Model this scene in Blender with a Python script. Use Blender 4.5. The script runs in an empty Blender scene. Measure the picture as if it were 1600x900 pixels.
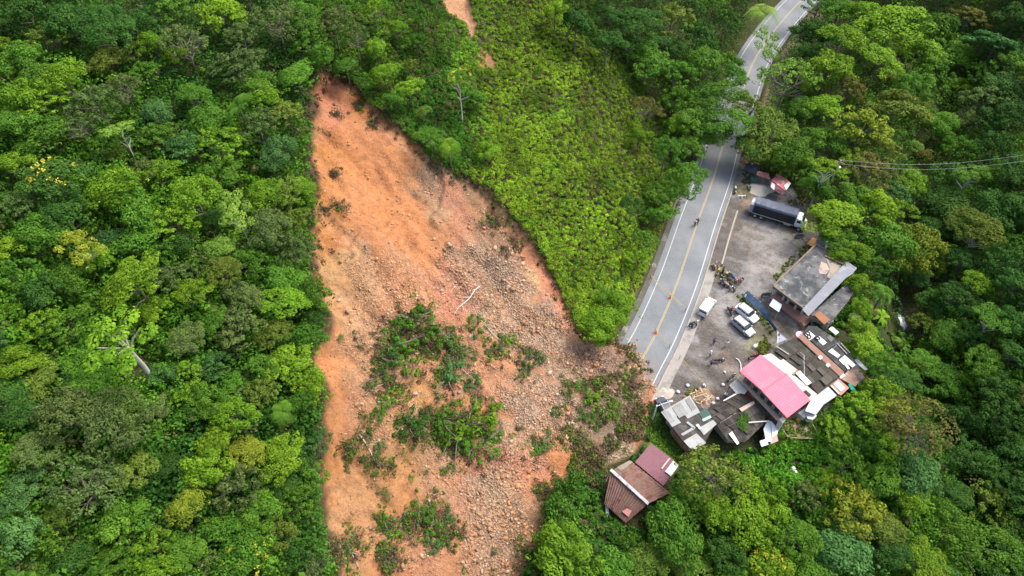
import bpy, bmesh, math, random
import numpy as np
from mathutils import Vector, Matrix
R = math.radians
rnd = random.Random(7)
rng = np.random.default_rng(11)
C = bpy.context.scene.collection
scene = bpy.context.scene

# ---------------------------------------------------------------- camera, sky, sun, exposure
CAMZ, PITCH, FPX = 93.0, R(50), 1069.0
cam_d = bpy.data.cameras.new('camera'); cam = bpy.data.objects.new('camera', cam_d); C.objects.link(cam)
cam.location = (0, 0, CAMZ); cam.rotation_euler = (R(90) - PITCH, 0, 0)
cam_d.sensor_width = 36; cam_d.lens = 36 * FPX / 1600; cam_d.clip_end = 3000
scene.camera = cam
SUN_EL, SUN_AZ = R(58), R(62)          # azimuth clockwise from +Y (away from the camera)
world = bpy.data.worlds.new('World'); scene.world = world; world.use_nodes = True
wn = world.node_tree.nodes; sky = wn.new('ShaderNodeTexSky'); sky.sky_type = 'NISHITA'; sky.sun_disc = False
sky.sun_elevation = SUN_EL; sky.sun_rotation = SUN_AZ; sky.air_density = 1.0; sky.dust_density = 5.0; sky.ozone_density = 0.4
world.node_tree.links.new(sky.outputs[0], wn['Background'].inputs[0]); wn['Background'].inputs[1].default_value = 0.15
sd = bpy.data.lights.new('sun', 'SUN'); sd.energy = 1.3; sd.angle = R(20); sd.color = (1.0, 0.97, 0.92)
so = bpy.data.objects.new('sun', sd); C.objects.link(so)
sdir = Vector((math.cos(SUN_EL) * math.sin(SUN_AZ), math.cos(SUN_EL) * math.cos(SUN_AZ), math.sin(SUN_EL)))
so.rotation_euler = sdir.to_track_quat('Z', 'Y').to_euler()
scene.view_settings.view_transform = 'Standard'; scene.view_settings.look = 'None'
scene.view_settings.exposure = 1.18; scene.view_settings.gamma = 1
scene.cycles.max_bounces = 5; scene.cycles.diffuse_bounces = 3; scene.cycles.transmission_bounces = 2

# ---------------------------------------------------------------- photo geometry: a pixel of the 1600x900 photo as a ray
def ray(px, py):
    u = np.asarray(px, float) - 800; v = np.asarray(py, float) - 450
    return u, FPX * math.cos(PITCH) - v * math.sin(PITCH), -FPX * math.sin(PITCH) - v * math.cos(PITCH)
def W(px, py, z=0.0):
    x, y, d = ray(px, py); t = (z - CAMZ) / d
    return float(x * t), float(y * t)
def PX(x, y, z):
    dz = z - CAMZ
    depth = y * math.cos(PITCH) - dz * math.sin(PITCH)
    up = y * math.sin(PITCH) + dz * math.cos(PITCH)
    return 800 + FPX * x / depth, 450 - FPX * up / depth, depth

# ---------------------------------------------------------------- noise
def _h(ix, iy, seed):
    n = (ix.astype(np.int64) * 374761393 + iy.astype(np.int64) * 668265263 + seed * 974711) & 0xFFFFFFFF
    n = ((n ^ (n >> 13)) * 1274126177) & 0xFFFFFFFF
    return ((n ^ (n >> 16)) & 0xFFFF) / 65535.0
def vn(x, y, seed=0):
    x = np.asarray(x, float); y = np.asarray(y, float)
    ix = np.floor(x); iy = np.floor(y); fx = x - ix; fy = y - iy
    fx = fx * fx * (3 - 2 * fx); fy = fy * fy * (3 - 2 * fy)
    a = _h(ix, iy, seed); b = _h(ix + 1, iy, seed); c = _h(ix, iy + 1, seed); d = _h(ix + 1, iy + 1, seed)
    return (a + (b - a) * fx) * (1 - fy) + (c + (d - c) * fx) * fy
def fbm(x, y, seed=0, o=4):
    s = 0; a = .5
    for k in range(o):
        s = s + a * (vn(x, y, seed + k) - .5); a *= .5; x = x * 2.03 + 7.1; y = y * 2.03 + 3.3
    return s * 2
def sstep(a, b, x):
    t = np.clip((x - a) / (b - a), 0, 1); return t * t * (3 - 2 * t)

# ---------------------------------------------------------------- plan curves
def dense(pts, step=2.0):
    pts = [np.array(p, float) for p in pts]; out = []
    n = len(pts)
    for i in range(n - 1):
        p0 = pts[max(i - 1, 0)]; p1 = pts[i]; p2 = pts[i + 1]; p3 = pts[min(i + 2, n - 1)]
        k = max(2, int(np.linalg.norm(p2 - p1) / step))
        for j in range(k):
            t = j / k
            out.append(.5 * ((2 * p1) + (p2 - p0) * t + (2 * p0 - 5 * p1 + 4 * p2 - p3) * t * t + (3 * p1 - p0 - 3 * p2 + p3) * t ** 3))
    out.append(pts[-1]); return np.array(out)
ROADPX = [(850, 905), (885, 812), (922, 730), (960, 648), (997, 573), (1026, 518), (1060, 437), (1090, 347), (1115, 278), (1130, 226), (1156, 155), (1180, 92), (1218, 38), (1262, -8), (1330, -60)]
rp = [W(a, b) for a, b in ROADPX]
rp = [(rp[0][0] - 22, rp[0][1] - 60), (rp[0][0] - 7, rp[0][1] - 24)] + rp + [(rp[-1][0] + 60, rp[-1][1] + 45), (rp[-1][0] + 160, rp[-1][1] + 160)]
ROAD = dense(rp)
RAV = dense([(85, 420), (88, 260)] + [W(a, b, -11) for a, b in [(1450, 130), (1428, 300), (1404, 470), (1440, 610), (1495, 740), (1540, 900)]] + [(66, -20), (60, -120)], 3)
def polydist(P, x, y):
    best = np.full(np.shape(x), 1e9); sg = np.ones(np.shape(x))
    for i in range(len(P) - 1):
        ax, ay = P[i]; dx, dy = P[i + 1] - P[i]; L = dx * dx + dy * dy
        t = np.clip(((x - ax) * dx + (y - ay) * dy) / L, 0, 1)
        ex = x - ax - t * dx; ey = y - ay - t * dy; d = ex * ex + ey * ey
        m = d < best; best = np.where(m, d, best); sg = np.where(m, np.sign(dx * (y - ay) - dy * (x - ax)), sg)
    return np.sqrt(best), sg
def inpoly(P, x, y):
    ins = np.zeros(np.shape(x), bool); n = len(P)
    for i in range(n):
        x1, y1 = P[i]; x2, y2 = P[(i + 1) % n]
        c = ((y1 > y) != (y2 > y)) & (x < (x2 - x1) * (y - y1) / ((y2 - y1) if y2 != y1 else 1e-9) + x1)
        ins ^= c
    return ins
def sdpoly(P, x, y):           # positive inside
    Q = np.array(list(P) + [P[0]], float); d, _ = polydist(Q, x, y)
    return np.where(inpoly(P, x, y), d, -d)

# ---------------------------------------------------------------- terrain
def h_base(x, y):
    d, sg = polydist(ROAD, x, y); s = d * sg
    up = np.clip(s - 6.2, 0, None)
    hill = 47 * (1 - np.exp(-up / 62.0)) * (1 + .10 * fbm(x * .018, y * .018, 3, 3))
    hill = hill + sstep(0, 14, up) * fbm(x * .05, y * .05, 5, 4) * 3.2
    gully = -4.0 * np.exp(-((s - 17) / 8.0) ** 2) * sstep(92, 118, y) * sstep(220, 160, y)
    hill = hill + gully * sstep(0, 6, up)
    dr, sr = polydist(RAV, x, y)                # sr < 0: west of the ravine
    near = np.minimum(0, -11 + .80 * dr)
    far = -11 + .62 * dr; far = np.where(far > 22, 22 + (far - 22) * .2, far)
    right = np.where(sr < 0, near, far)
    south = -np.clip(44 - y, 0, 60) * .28 * sstep(5, 14, -s)
    right = np.minimum(right, right + south) + sstep(2, 12, -near) * fbm(x * .07, y * .07, 9, 3) * 1.5
    right = right * sstep(5.0, 12.0, -s)
    return np.where(s > 0, hill, right), s
xs = np.unique(np.concatenate([np.arange(-900, -150, 50), np.arange(-150, -72, 2.0), np.arange(-72, 86, .42), np.arange(86, 180, 2.0), np.arange(180, 1000, 50)]))
ys = np.unique(np.concatenate([np.arange(-400, -20, 40), np.arange(-20, 22, 2.0), np.arange(22, 150, .42), np.arange(150, 260, 1.6), np.arange(260, 1300, 50)]))
GX, GY = np.meshgrid(xs, ys)
HB, SG = h_base(GX, GY)
GH = HB.copy()
def Hat(x, y):
    x = np.asarray(x, float); y = np.asarray(y, float)
    i = np.clip(np.searchsorted(xs, x) - 1, 0, len(xs) - 2); j = np.clip(np.searchsorted(ys, y) - 1, 0, len(ys) - 2)
    fx = np.clip((x - xs[i]) / (xs[i + 1] - xs[i]), 0, 1); fy = np.clip((y - ys[j]) / (ys[j + 1] - ys[j]), 0, 1)
    return (GH[j, i] * (1 - fx) + GH[j, i + 1] * fx) * (1 - fy) + (GH[j + 1, i] * (1 - fx) + GH[j + 1, i + 1] * fx) * fy
def at(px, py, off=0.0):       # point of the ground (plus off metres) seen at that place of the photo
    px = np.atleast_1d(np.asarray(px, float)); py = np.atleast_1d(np.asarray(py, float)); off = np.broadcast_to(np.asarray(off, float), px.shape)
    dx, dy, dz = ray(px, py); n = np.sqrt(dx * dx + dy * dy + dz * dz); dx, dy, dz = dx / n, dy / n, dz / n
    t = np.full(px.shape, 30.0); done = np.zeros(px.shape, bool)
    for k in range(460):
        c = (CAMZ + dz * t) <= Hat(dx * t, dy * t) + off
        done |= c; t = np.where(done, t, t + .8)
        if done.all(): break
    lo = t - .8; hi = t
    for k in range(9):
        m = (lo + hi) / 2; c = (CAMZ + dz * m) <= Hat(dx * m, dy * m) + off
        hi = np.where(c, m, hi); lo = np.where(c, lo, m)
    return dx * hi, dy * hi, CAMZ + dz * hi - off
def at1(px, py, off=0.0):
    x, y, z = at(px, py, off); return float(x[0]), float(y[0]), float(z[0])
def plan(pix):
    x, y, z = at([p[0] for p in pix], [p[1] for p in pix]); return list(zip(x.tolist(), y.tolist()))

SLIDEPX = [(503, 103), (489, 128), (485, 190), (487, 260), (494, 330), (486, 395), (484, 440), (512, 485), (500, 530), (482, 562), (508, 615), (505, 680), (493, 725), (503, 790), (512, 850), (528, 905), (540, 975),
           (815, 975), (822, 890), (842, 830), (868, 765), (905, 745), (950, 735), (985, 712), (1003, 690), (1012, 640), (1012, 600), (985, 553), (955, 538), (905, 524), (882, 475), (850, 400), (806, 345), (765, 300), (705, 268), (645, 220), (592, 172), (552, 133), (522, 108)]
SLIDE = plan(SLIDEPX)
SD = sdpoly(SLIDE, GX, GY) + fbm(GX * .25, GY * .25, 21, 3) * 1.5 + fbm(GX * .09, GY * .09, 23, 2) * 2.6
SL2 = plan([(684, -20), (728, -20), (742, 35), (738, 62), (728, 36), (706, 24)])
SD2 = sdpoly(SL2, GX, GY) + fbm(GX * .3, GY * .3, 27, 3) * 1.2
toe = sstep(22, 6, SG)
carve = sstep(-.6, 1.4, SD) * 1.5 + sstep(1, 10, SD) * 1.4
rough = fbm(GX * .22, GY * .22, 31, 5)
cs, sn = math.cos(-.8), math.sin(-.8)
fl = fbm((GX * cs + GY * sn) * .07, (-GX * sn + GY * cs) * .42, 41, 4)
GH = GH - carve * (1 - toe) + sstep(-.3, 2.5, SD) * (rough * 1.0 + fl * .6 * (1 - toe))
rid = 1 - np.abs(fbm((GX * cs + GY * sn) * .045, (-GX * sn + GY * cs) * .20, 43, 3)) * 3.2
GH = GH - sstep(0, 3, SD) * (1 - toe) * np.clip(rid, 0, 1) ** 2 * .8
stepn = fbm(GX * .11, GY * .11, 47, 3); GH = GH + sstep(0, 2, SD) * (1 - toe) * sstep(.10, .17, stepn) * .8
mound = sstep(-.2, 5.5, SD) * toe * (1.7 + 1.2 * fbm(GX * .12, GY * .12, 51, 3))
GH = GH + mound - sstep(-.5, 1, SD2) * .8
# a smooth strip runs down the left edge of the scar beside a low step
LS = polydist(np.array(plan([(500, 300), (500, 430), (522, 500), (525, 600), (524, 700), (515, 790), (525, 900)])), GX, GY)[0]
GH = GH - sstep(-.3, 2, SD) * np.exp(-(LS / 2.6) ** 2) * .8
SLIDEM = sstep(-.5, .5, SD); SLIDE2M = sstep(-.5, .5, SD2)

LOTPX = [(1155, 238), (1168, 262), (1240, 296), (1268, 330), (1283, 372), (1262, 420), (1262, 520), (1330, 560), (1300, 640), (1232, 684), (1190, 665), (1120, 660), (1040, 640), (1013, 628), (1015, 610), (1060, 520), (1100, 420), (1130, 330)]
LOT = [W(*p) for p in LOTPX]
LD = sdpoly(LOT, GX, GY) + fbm(GX * .4, GY * .4, 61, 3) * .9
GH = np.where((LD > 0) & (SD < 0), np.minimum(GH, -.0) + fbm(GX * .3, GY * .3, 71, 3) * .05 - .02, GH)

# ground colours (what the soil itself is: clay, gravel, leaf litter, tarmac)
def lin(r, g, b):
    f = lambda c: (c / 255 / 12.92) if c / 255 < .04045 else ((c / 255 + .055) / 1.055) ** 2.4
    return np.array([f(r), f(g), f(b)])
n1 = fbm(GX * .12, GY * .12, 81, 4)[..., None]; n2 = fbm(GX * .5, GY * .5, 85, 4)[..., None]; n3 = rng.random(GX.shape)[..., None] - .5
COL = np.array([.034, .048, .016]) * (1 + .5 * n2) + np.array([.010, .005, .0]) * np.clip(n1 * 2, 0, 1)
def mixc(w, c, jit=.12):
    global COL
    w = np.clip(w, 0, 1)[..., None]; COL = COL * (1 - w) + np.array(c) * (1 + jit * n2 + jit * .8 * n3) * w
def blob(px, py, rx, ry, c, st=1.0, ang=0.0, mask=None, jit=.15, edge=.55):
    x, y, z = at1(px, py); dep = PX(x, y, z)[2]
    ax = rx * dep / FPX; ay = ry * dep / FPX / .78
    ca, sa = math.cos(R(ang)), math.sin(R(ang)); dx = GX - x; dy = GY - y
    e = np.sqrt(((dx * ca + dy * sa) / ax) ** 2 + ((-dx * sa + dy * ca) / ay) ** 2) + .45 * n2[..., 0] + .35 * n1[..., 0]
    w = sstep(1.15, edge, e) * st
    mixc(w if mask is None else w * mask, c, jit)
S = SLIDEM
mixc(S, (.36, .160, .075), .14)                                  # orange clay
# soil patches of the scar: x, y, radii, colour, strength, direction
OR = (.60, .24, .090); OY = (.50, .20, .050); PK = (.56, .20, .115); BR = (.30, .165, .085); GR = (.26, .19, .125); PA = (.50, .34, .20); TL = (.42, .27, .165); WH = (.62, .50, .37)
for b in [(520, 300, 40, 180, OY, .9, 0), (510, 600, 28, 200, OR, .9, 0), (510, 760, 22, 130, (.52, .22, .075), .9, 0),
          (515, 165, 26, 50, PK, .8, 20), (560, 215, 60, 35, PK, .45, -30), (590, 300, 80, 90, OR, .9, 0), (640, 380, 80, 70, OR, .7, 0),
          (700, 290, 60, 45, GR, .75, -40), (735, 360, 40, 55, GR, .6, -20), (690, 260, 30, 20, PA, .6, -30), (770, 345, 50, 28, BR, .9, -40), (800, 410, 40, 30, GR, .8, -30), (780, 380, 35, 25, (.20, .13, .07), .7, -30),
          (715, 335, 22, 55, PK, .6, 15), (685, 335, 22, 18, PA, .6, 0), (835, 430, 25, 60, (.50, .19, .10), .95, 25), (868, 470, 26, 55, PK, 1, 25), (832, 440, 12, 22, (.62, .42, .18), .8, 15),
          (545, 415, 45, 45, (.52, .32, .14), .8, 0), (575, 410, 14, 30, PA, .7, 10), (540, 480, 40, 40, (.48, .27, .12), .7, 0),
          (640, 430, 90, 50, (.52, .24, .10), .7, 0), (760, 450, 70, 60, TL, .9, -30), (810, 500, 80, 45, TL, .9, -20), (880, 560, 80, 50, TL, .9, 0), (850, 630, 90, 50, TL, .9, 0), (800, 680, 50, 40, TL, .8, 0),
          (950, 565, 60, 40, (.31, .18, .12), 1, 0), (970, 620, 55, 50, (.25, .165, .11), 1, 0), (950, 680, 55, 45, (.25, .17, .11), 1, 0), (1000, 590, 24, 40, (.27, .16, .11), 1, 0), (970, 700, 30, 25, (.46, .31, .19), 1, 0),
          (700, 440, 50, 30, PK, .5, 0), (700, 480, 30, 25, PK, .7, -40), (640, 580, 40, 30, (.55, .25, .10), .8, 0), (650, 620, 22, 30, (.54, .28, .09), .9, 0), (620, 540, 60, 45, TL, .4, 0), (570, 520, 40, 90, (.45, .25, .12), .7, 0),
          (620, 690, 30, 40, (.50, .26, .08), .8, 0), (600, 750, 70, 50, (.48, .23, .085), .8, 0), (560, 830, 60, 60, (.50, .26, .11), .7, 0), (700, 770, 40, 60, PK, .5, 0), (740, 700, 50, 30, (.52, .25, .11), .8, 0), (800, 740, 70, 35, PK, .75, 0), (845, 730, 45, 30, (.58, .24, .12), .9, 0), (880, 700, 30, 30, OR, .8, 0),
          (770, 820, 60, 70, TL, .75, 0), (790, 780, 50, 40, (.44, .28, .15), .7, 0), (700, 860, 60, 50, (.50, .24, .12), .6, 0), (680, 730, 40, 60, (.44, .26, .13), .6, 0), (820, 850, 30, 60, BR, .7, 0), (575, 680, 50, 40, (.40, .20, .09), .7, 0)]:
    blob(b[0], b[1], b[2], b[3], [v * q for v, q in zip(b[4], (.73, .77, .79))], b[5], b[6], mask=S)
n5 = fbm((GX * cs + GY * sn) * .10, (-GX * sn + GY * cs) * .55, 141, 4)
mixc(S * (1 - toe) * sstep(.08, .35, n5) * .32, (.34, .15, .065)); mixc(S * (1 - toe) * sstep(.12, .4, -n5) * .35, (.48, .27, .15))
mixc(S * sstep(.25, .5, fbm(GX * .9, GY * .9, 151, 3)) * .4, (.30, .16, .08))
n6 = fbm((GX * cs + GY * sn) * .22, (-GX * sn + GY * cs) * 1.5, 143, 4); mixc(S * (1 - toe) * sstep(.10, .3, n6) * .2, (.22, .10, .05)); mixc(S * (1 - toe) * sstep(.12, .34, -n6) * .3, (.44, .22, .11))
mixc(sstep(-1.6, -.3, SD) * sstep(.7, .1, SD) * (1 - toe) * .9, (.055, .035, .022))   # dark topsoil of the scarp
mixc(SLIDE2M, (.40, .22, .12))
blob(760, 95, 18, 22, (.30, .14, .08), .9, 20); blob(700, 175, 10, 14, (.25, .13, .08), .5)
L = sstep(-.3, .3, LD) * (1 - S)
mixc(L, (.178, .180, .176), .10)
PND = fbm(GX * .16, GY * .16, 161, 4)
for b in [(1190, 350, 60, 45, (.205, .18, .155), .9, 0), (1210, 380, 45, 25, (.17, .15, .12), .9, 0), (1165, 345, 25, 40, (.25, .23, .21), .8, 60), (1170, 330, 50, 12, (.12, .11, .10), .5, -35),
          (1215, 410, 40, 20, (.30, .27, .235), .7, 0), (1190, 425, 30, 14, (.33, .31, .28), .7, 0), (1245, 345, 34, 26, (.30, .165, .09), .8, 0), (1245, 385, 25, 25, (.22, .19, .09), .7, 0), (1165, 300, 18, 20, (.16, .14, .06), .8, 0), (1175, 325, 20, 18, (.27, .20, .14), .7, 0),
          (1130, 520, 70, 50, (.165, .158, .150), .9, 0), (1090, 560, 45, 45, (.145, .138, .128), .9, 0), (1120, 500, 35, 22, (.25, .235, .22), .7, 0), (1085, 520, 12, 14, (.33, .33, .34), .8, 0), (1140, 565, 22, 16, (.31, .225, .17), .9, 0), (1165, 590, 20, 12, (.24, .19, .15), .7, 0),
          (1195, 520, 16, 40, (.17, .19, .05), .9, 30), (1185, 545, 24, 20, (.17, .18, .06), .8, 0), (1170, 475, 40, 7, (.13, .18, .04), .9, -38), (1210, 495, 22, 22, (.17, .14, .10), .8, 0), (1130, 430, 14, 26, (.20, .20, .09), .7, 30), (1250, 405, 8, 50, (.12, .16, .04), .8, -45),
          (1090, 620, 45, 14, (.24, .185, .13), .9, 15), (1045, 622, 26, 18, (.34, .29, .24), .9, 0), (1245, 668, 30, 14, (.33, .18, .12), .9, 0), (1240, 520, 20, 20, (.16, .14, .11), .8, 0)]:
    blob(*b[:7], mask=L)
TRK = fbm((GX * .85 - GY * .5) * .16, (GX * .5 + GY * .85) * .8, 171, 4); mixc(L * sstep(.06, .2, PND) * .75, (.105, .095, .083)); mixc(L * sstep(.08, .28, -PND) * .65, (.29, .28, .265)); mixc(L * sstep(.1, .3, TRK) * .5, (.10, .092, .085)); mixc(L * sstep(.12, .32, -TRK) * .35, (.30, .295, .285)); mixc(L * sstep(.3, .45, fbm(GX * .6, GY * .6, 165, 3)) * .6, (.10, .09, .075))
blob(1030, 690, 30, 45, (.10, .17, .03), .9, 0); blob(1060, 690, 22, 30, (.10, .15, .03), .8, 0)
mixc(sstep(5.2, 6.2, SG) * sstep(9.5, 7, SG) * (1 - S) * (GY > 60) * (GY < 112), (.13, .115, .055))    # bare bank beside the road
mixc(sstep(-4.6, -5.4, SG) * sstep(-9, -7, SG) * (GY > 112), (.18, .15, .09))

def finish_mesh(name, V, F, mat, smooth=False, parent=None, attrs=None, loops=4):
    me = bpy.data.meshes.new(name); nv, nf = len(V), len(F)
    me.vertices.add(nv); me.vertices.foreach_set('co', np.asarray(V, np.float32).ravel())
    me.loops.add(nf * loops); me.loops.foreach_set('vertex_index', np.asarray(F, np.int32).ravel())
    me.polygons.add(nf); me.polygons.foreach_set('loop_start', np.arange(0, nf * loops, loops, dtype=np.int32))
    if smooth: me.polygons.foreach_set('use_smooth', np.ones(nf, bool))
    for an, (typ, dom, data) in (attrs or {}).items():
        a = me.attributes.new(an, typ, dom)
        a.data.foreach_set('value' if typ == 'FLOAT' else 'color', np.asarray(data, np.float32).ravel())
    me.update(calc_edges=True); me.validate()
    if mat: me.materials.append(mat)
    return me
def obj(name, me, parent=None, loc=(0, 0, 0), rot=(0, 0, 0), sc=(1, 1, 1)):
    o = bpy.data.objects.new(name, me); C.objects.link(o); o.location = loc; o.rotation_euler = rot; o.scale = sc
    if parent: o.parent = parent
    return o
def tag(o, label, cat=None, group=None, kind=None):
    if label: o['label'] = label
    if cat: o['category'] = cat
    if group: o['group'] = group
    if kind: o['kind'] = kind
    return o
def thing(name, label, cat, loc=(0, 0, 0), rz=0, group=None):
    o = bpy.data.objects.new(name, None); C.objects.link(o); o.location = loc; o.rotation_euler = (0, 0, rz); o.empty_display_size = .3
    return tag(o, label, cat, group)

# ---------------------------------------------------------------- materials
class NT:
    def __init__(s, name):
        s.m = bpy.data.materials.new(name); s.m.use_nodes = True; s.t = s.m.node_tree; s.b = s.t.nodes['Principled BSDF']
        s.b.inputs['Roughness'].default_value = .8; s.b.inputs['Specular IOR Level'].default_value = .3
    def n(s, typ, **kw):
        x = s.t.nodes.new('ShaderNode' + typ)
        for k, v in kw.items():
            if hasattr(x, k): setattr(x, k, v)
            else: x.inputs[k].default_value = v
        return x
    def l(s, a, b): s.t.links.new(a, b)
    def mix(s, fac, a, b, mode='MIX'):
        x = s.t.nodes.new('ShaderNodeMix'); x.data_type = 'RGBA'; x.blend_type = mode
        for i, v in ((0, fac), (6, a), (7, b)):
            if hasattr(v, 'is_output'): s.l(v, x.inputs[i])
            elif i == 0: x.inputs[0].default_value = v
            else: x.inputs[i].default_value = (*v, 1)[:4]
        return x.outputs[2]
    def ramp(s, inp, p):
        x = s.t.nodes.new('ShaderNodeValToRGB'); e = x.color_ramp.elements
        e[0].position, e[0].color = p[0][0], (*[p[0][1]] * 3, 1); e[1].position, e[1].color = p[1][0], (*[p[1][1]] * 3, 1)
        for q in p[2:]: k = e.new(q[0]); k.color = (*[q[1]] * 3, 1)
        s.l(inp, x.inputs[0]); return x.outputs[0]
    def bump(s, h, strength, dist=.1):
        x = s.n('Bump', Strength=strength, Distance=dist); s.l(h, x.inputs['Height']); s.l(x.outputs[0], s.b.inputs['Normal'])
_mc = {}
def M(col, rough=.8, var=.18, scale=1.2, stain=None, stain_amt=.5, wave=None, metal=0, bump=.15, name=None, spec=.3):
    key = (tuple(col), rough, var, scale, stain, stain_amt, wave, metal, bump, spec)
    if key in _mc: return _mc[key]
    k = NT(name or 'paint'); tc = k.n('TexCoord').outputs['Object']
    nz = k.n('TexNoise', Scale=scale, Detail=8, Roughness=.65); k.l(tc, nz.inputs['Vector'])
    nf = k.n('TexNoise', Scale=scale * 9, Detail=3); k.l(tc, nf.inputs['Vector'])
    c = k.mix(nz.outputs[0], [v * (1 - var * 1.6) for v in col], [min(1, v * (1 + var)) for v in col])
    c = k.mix(k.ramp(nf.outputs[0], [(.35, 0), (.7, var * 1.5)]), c, [v * .6 for v in col])
    if stain: c = k.mix(k.ramp(nz.outputs[0], [(.62 - .25 * stain_amt, 0), (.72 - .2 * stain_amt, 1)]), c, stain)
    if wave:
        wv = k.n('TexWave', Scale=wave, wave_type='BANDS', bands_direction='X'); wv.inputs['Distortion'].default_value = .3; k.l(tc, wv.inputs['Vector'])
        c = k.mix(k.ramp(wv.outputs[0], [(0, .35), (.25, 0)]), c, [v * .55 for v in col]); k.bump(wv.outputs[0], .5, .06)
    elif bump: k.bump(nf.outputs[0], bump, .05)
    k.l(c, k.b.inputs['Base Color']); k.b.inputs['Roughness'].default_value = rough; k.b.inputs['Metallic'].default_value = metal; k.b.inputs['Specular IOR Level'].default_value = spec
    _mc[key] = k.m; return k.m
def Mobj(name, rough=.7):       # colour comes from each object's own colour property
    k = NT(name); oi = k.n('ObjectInfo'); nz = k.n('TexNoise', Scale=9.0, Detail=3)
    k.l(k.mix(.25, oi.outputs['Color'], k.mix(nz.outputs[0], (0, 0, 0), (1, 1, 1)), 'OVERLAY'), k.b.inputs['Base Color']); k.b.inputs['Roughness'].default_value = rough; return k.m

def ground_mat():
    k = NT('clay_and_litter'); at_ = k.n('Attribute', attribute_name='soil'); geo = k.n('NewGeometry').outputs['Position']
    sm = k.n('Attribute', attribute_name='scar'); rk = k.n('Attribute', attribute_name='stony')
    f = k.n('TexNoise', Scale=.9, Detail=9, Roughness=.72); k.l(geo, f.inputs['Vector'])
    g = k.n('TexNoise', Scale=3.4, Detail=5, Roughness=.7); k.l(geo, g.inputs['Vector'])
    c = k.mix(k.ramp(f.outputs[0], [(.38, .55), (.52, 0)]), at_.outputs['Color'], k.mix(.62, at_.outputs['Color'], (0.05, .02, .01)))
    c = k.mix(k.ramp(g.outputs[0], [(.52, 0), (.68, .55)]), c, k.mix(.28, at_.outputs['Color'], (.55, .40, .28)))
    v = k.n('TexVoronoi', Scale=3.8); k.l(geo, v.inputs['Vector']); v2 = k.n('TexVoronoi', Scale=1.3); k.l(geo, v2.inputs['Vector'])
    hsv = k.n('HueSaturation'); hsv.inputs['Saturation'].default_value = .9; k.l(c, hsv.inputs['Color'])
    sp = k.n('SeparateColor'); k.l(v.outputs['Color'], sp.inputs[0])
    mr = k.n('MapRange'); mr.inputs[3].default_value = .55; mr.inputs[4].default_value = 1.35; k.l(sp.outputs[0], mr.inputs[0]); k.l(mr.outputs[0], hsv.inputs['Value'])
    c2 = k.mix(rk.outputs['Fac'], c, hsv.outputs[0]); k.l(c2, k.b.inputs['Base Color'])
    ad = k.n('Math', operation='MULTIPLY_ADD'); k.l(f.outputs[0], ad.inputs[0]); ad.inputs[1].default_value = 1.6
    mu = k.n('Math', operation='MULTIPLY'); k.l(v.outputs['Distance'], mu.inputs[0]); k.l(rk.outputs['Fac'], mu.inputs[1]); k.l(mu.outputs[0], ad.inputs[2])
    k.bump(ad.outputs[0], .8, .5); k.b.inputs['Roughness'].default_value = .95; k.b.inputs['Specular IOR Level'].default_value = .12
    return k.m
# where the scar is stony
STONE = np.zeros(GX.shape)
for px, py, rx, ry, st in [(640, 450, 110, 60, .6), (760, 450, 80, 60, 1), (830, 520, 90, 50, 1), (900, 570, 90, 45, 1), (860, 640, 100, 60, 1), (600, 530, 70, 60, .7), (960, 600, 60, 70, .9), (970, 700, 40, 25, 1), (700, 560, 70, 60, .6), (800, 700, 60, 40, .8), (780, 810, 70, 90, .95), (700, 740, 50, 70, .5), (560, 800, 50, 70, .2), (690, 290, 60, 40, .4), (760, 370, 40, 40, .5), (650, 860, 60, 40, .4), (600, 640, 60, 60, .5)]:
    x, y, z = at1(px, py); dep = PX(x, y, z)[2]
    e = np.sqrt(((GX - x) / (rx * dep / FPX)) ** 2 + ((GY - y) / (ry * dep / FPX / .78)) ** 2) + .5 * n2[..., 0]
    STONE = np.maximum(STONE, sstep(1.2, .5, e) * st)
STONE = STONE * S
nx, ny = len(xs), len(ys); idx = np.arange(nx * ny).reshape(ny, nx)
F = np.stack([idx[:-1, :-1], idx[:-1, 1:], idx[1:, 1:], idx[1:, :-1]], -1).reshape(-1, 4)
V = np.stack([GX, GY, GH], -1).reshape(-1, 3)
col4 = np.concatenate([np.clip(COL, 0, 1), np.ones(COL.shape[:2] + (1,))], -1).reshape(-1, 4)
tag(obj('hillside_ground', finish_mesh('hillside_ground', V, F, ground_mat(), True, attrs={'soil': ('FLOAT_COLOR', 'POINT', col4), 'scar': ('FLOAT', 'POINT', S.ravel()), 'stony': ('FLOAT', 'POINT', STONE.ravel())})), 'steep hillside with an orange clay landslide scar, ravine and dirt forecourt', kind='structure')

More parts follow.
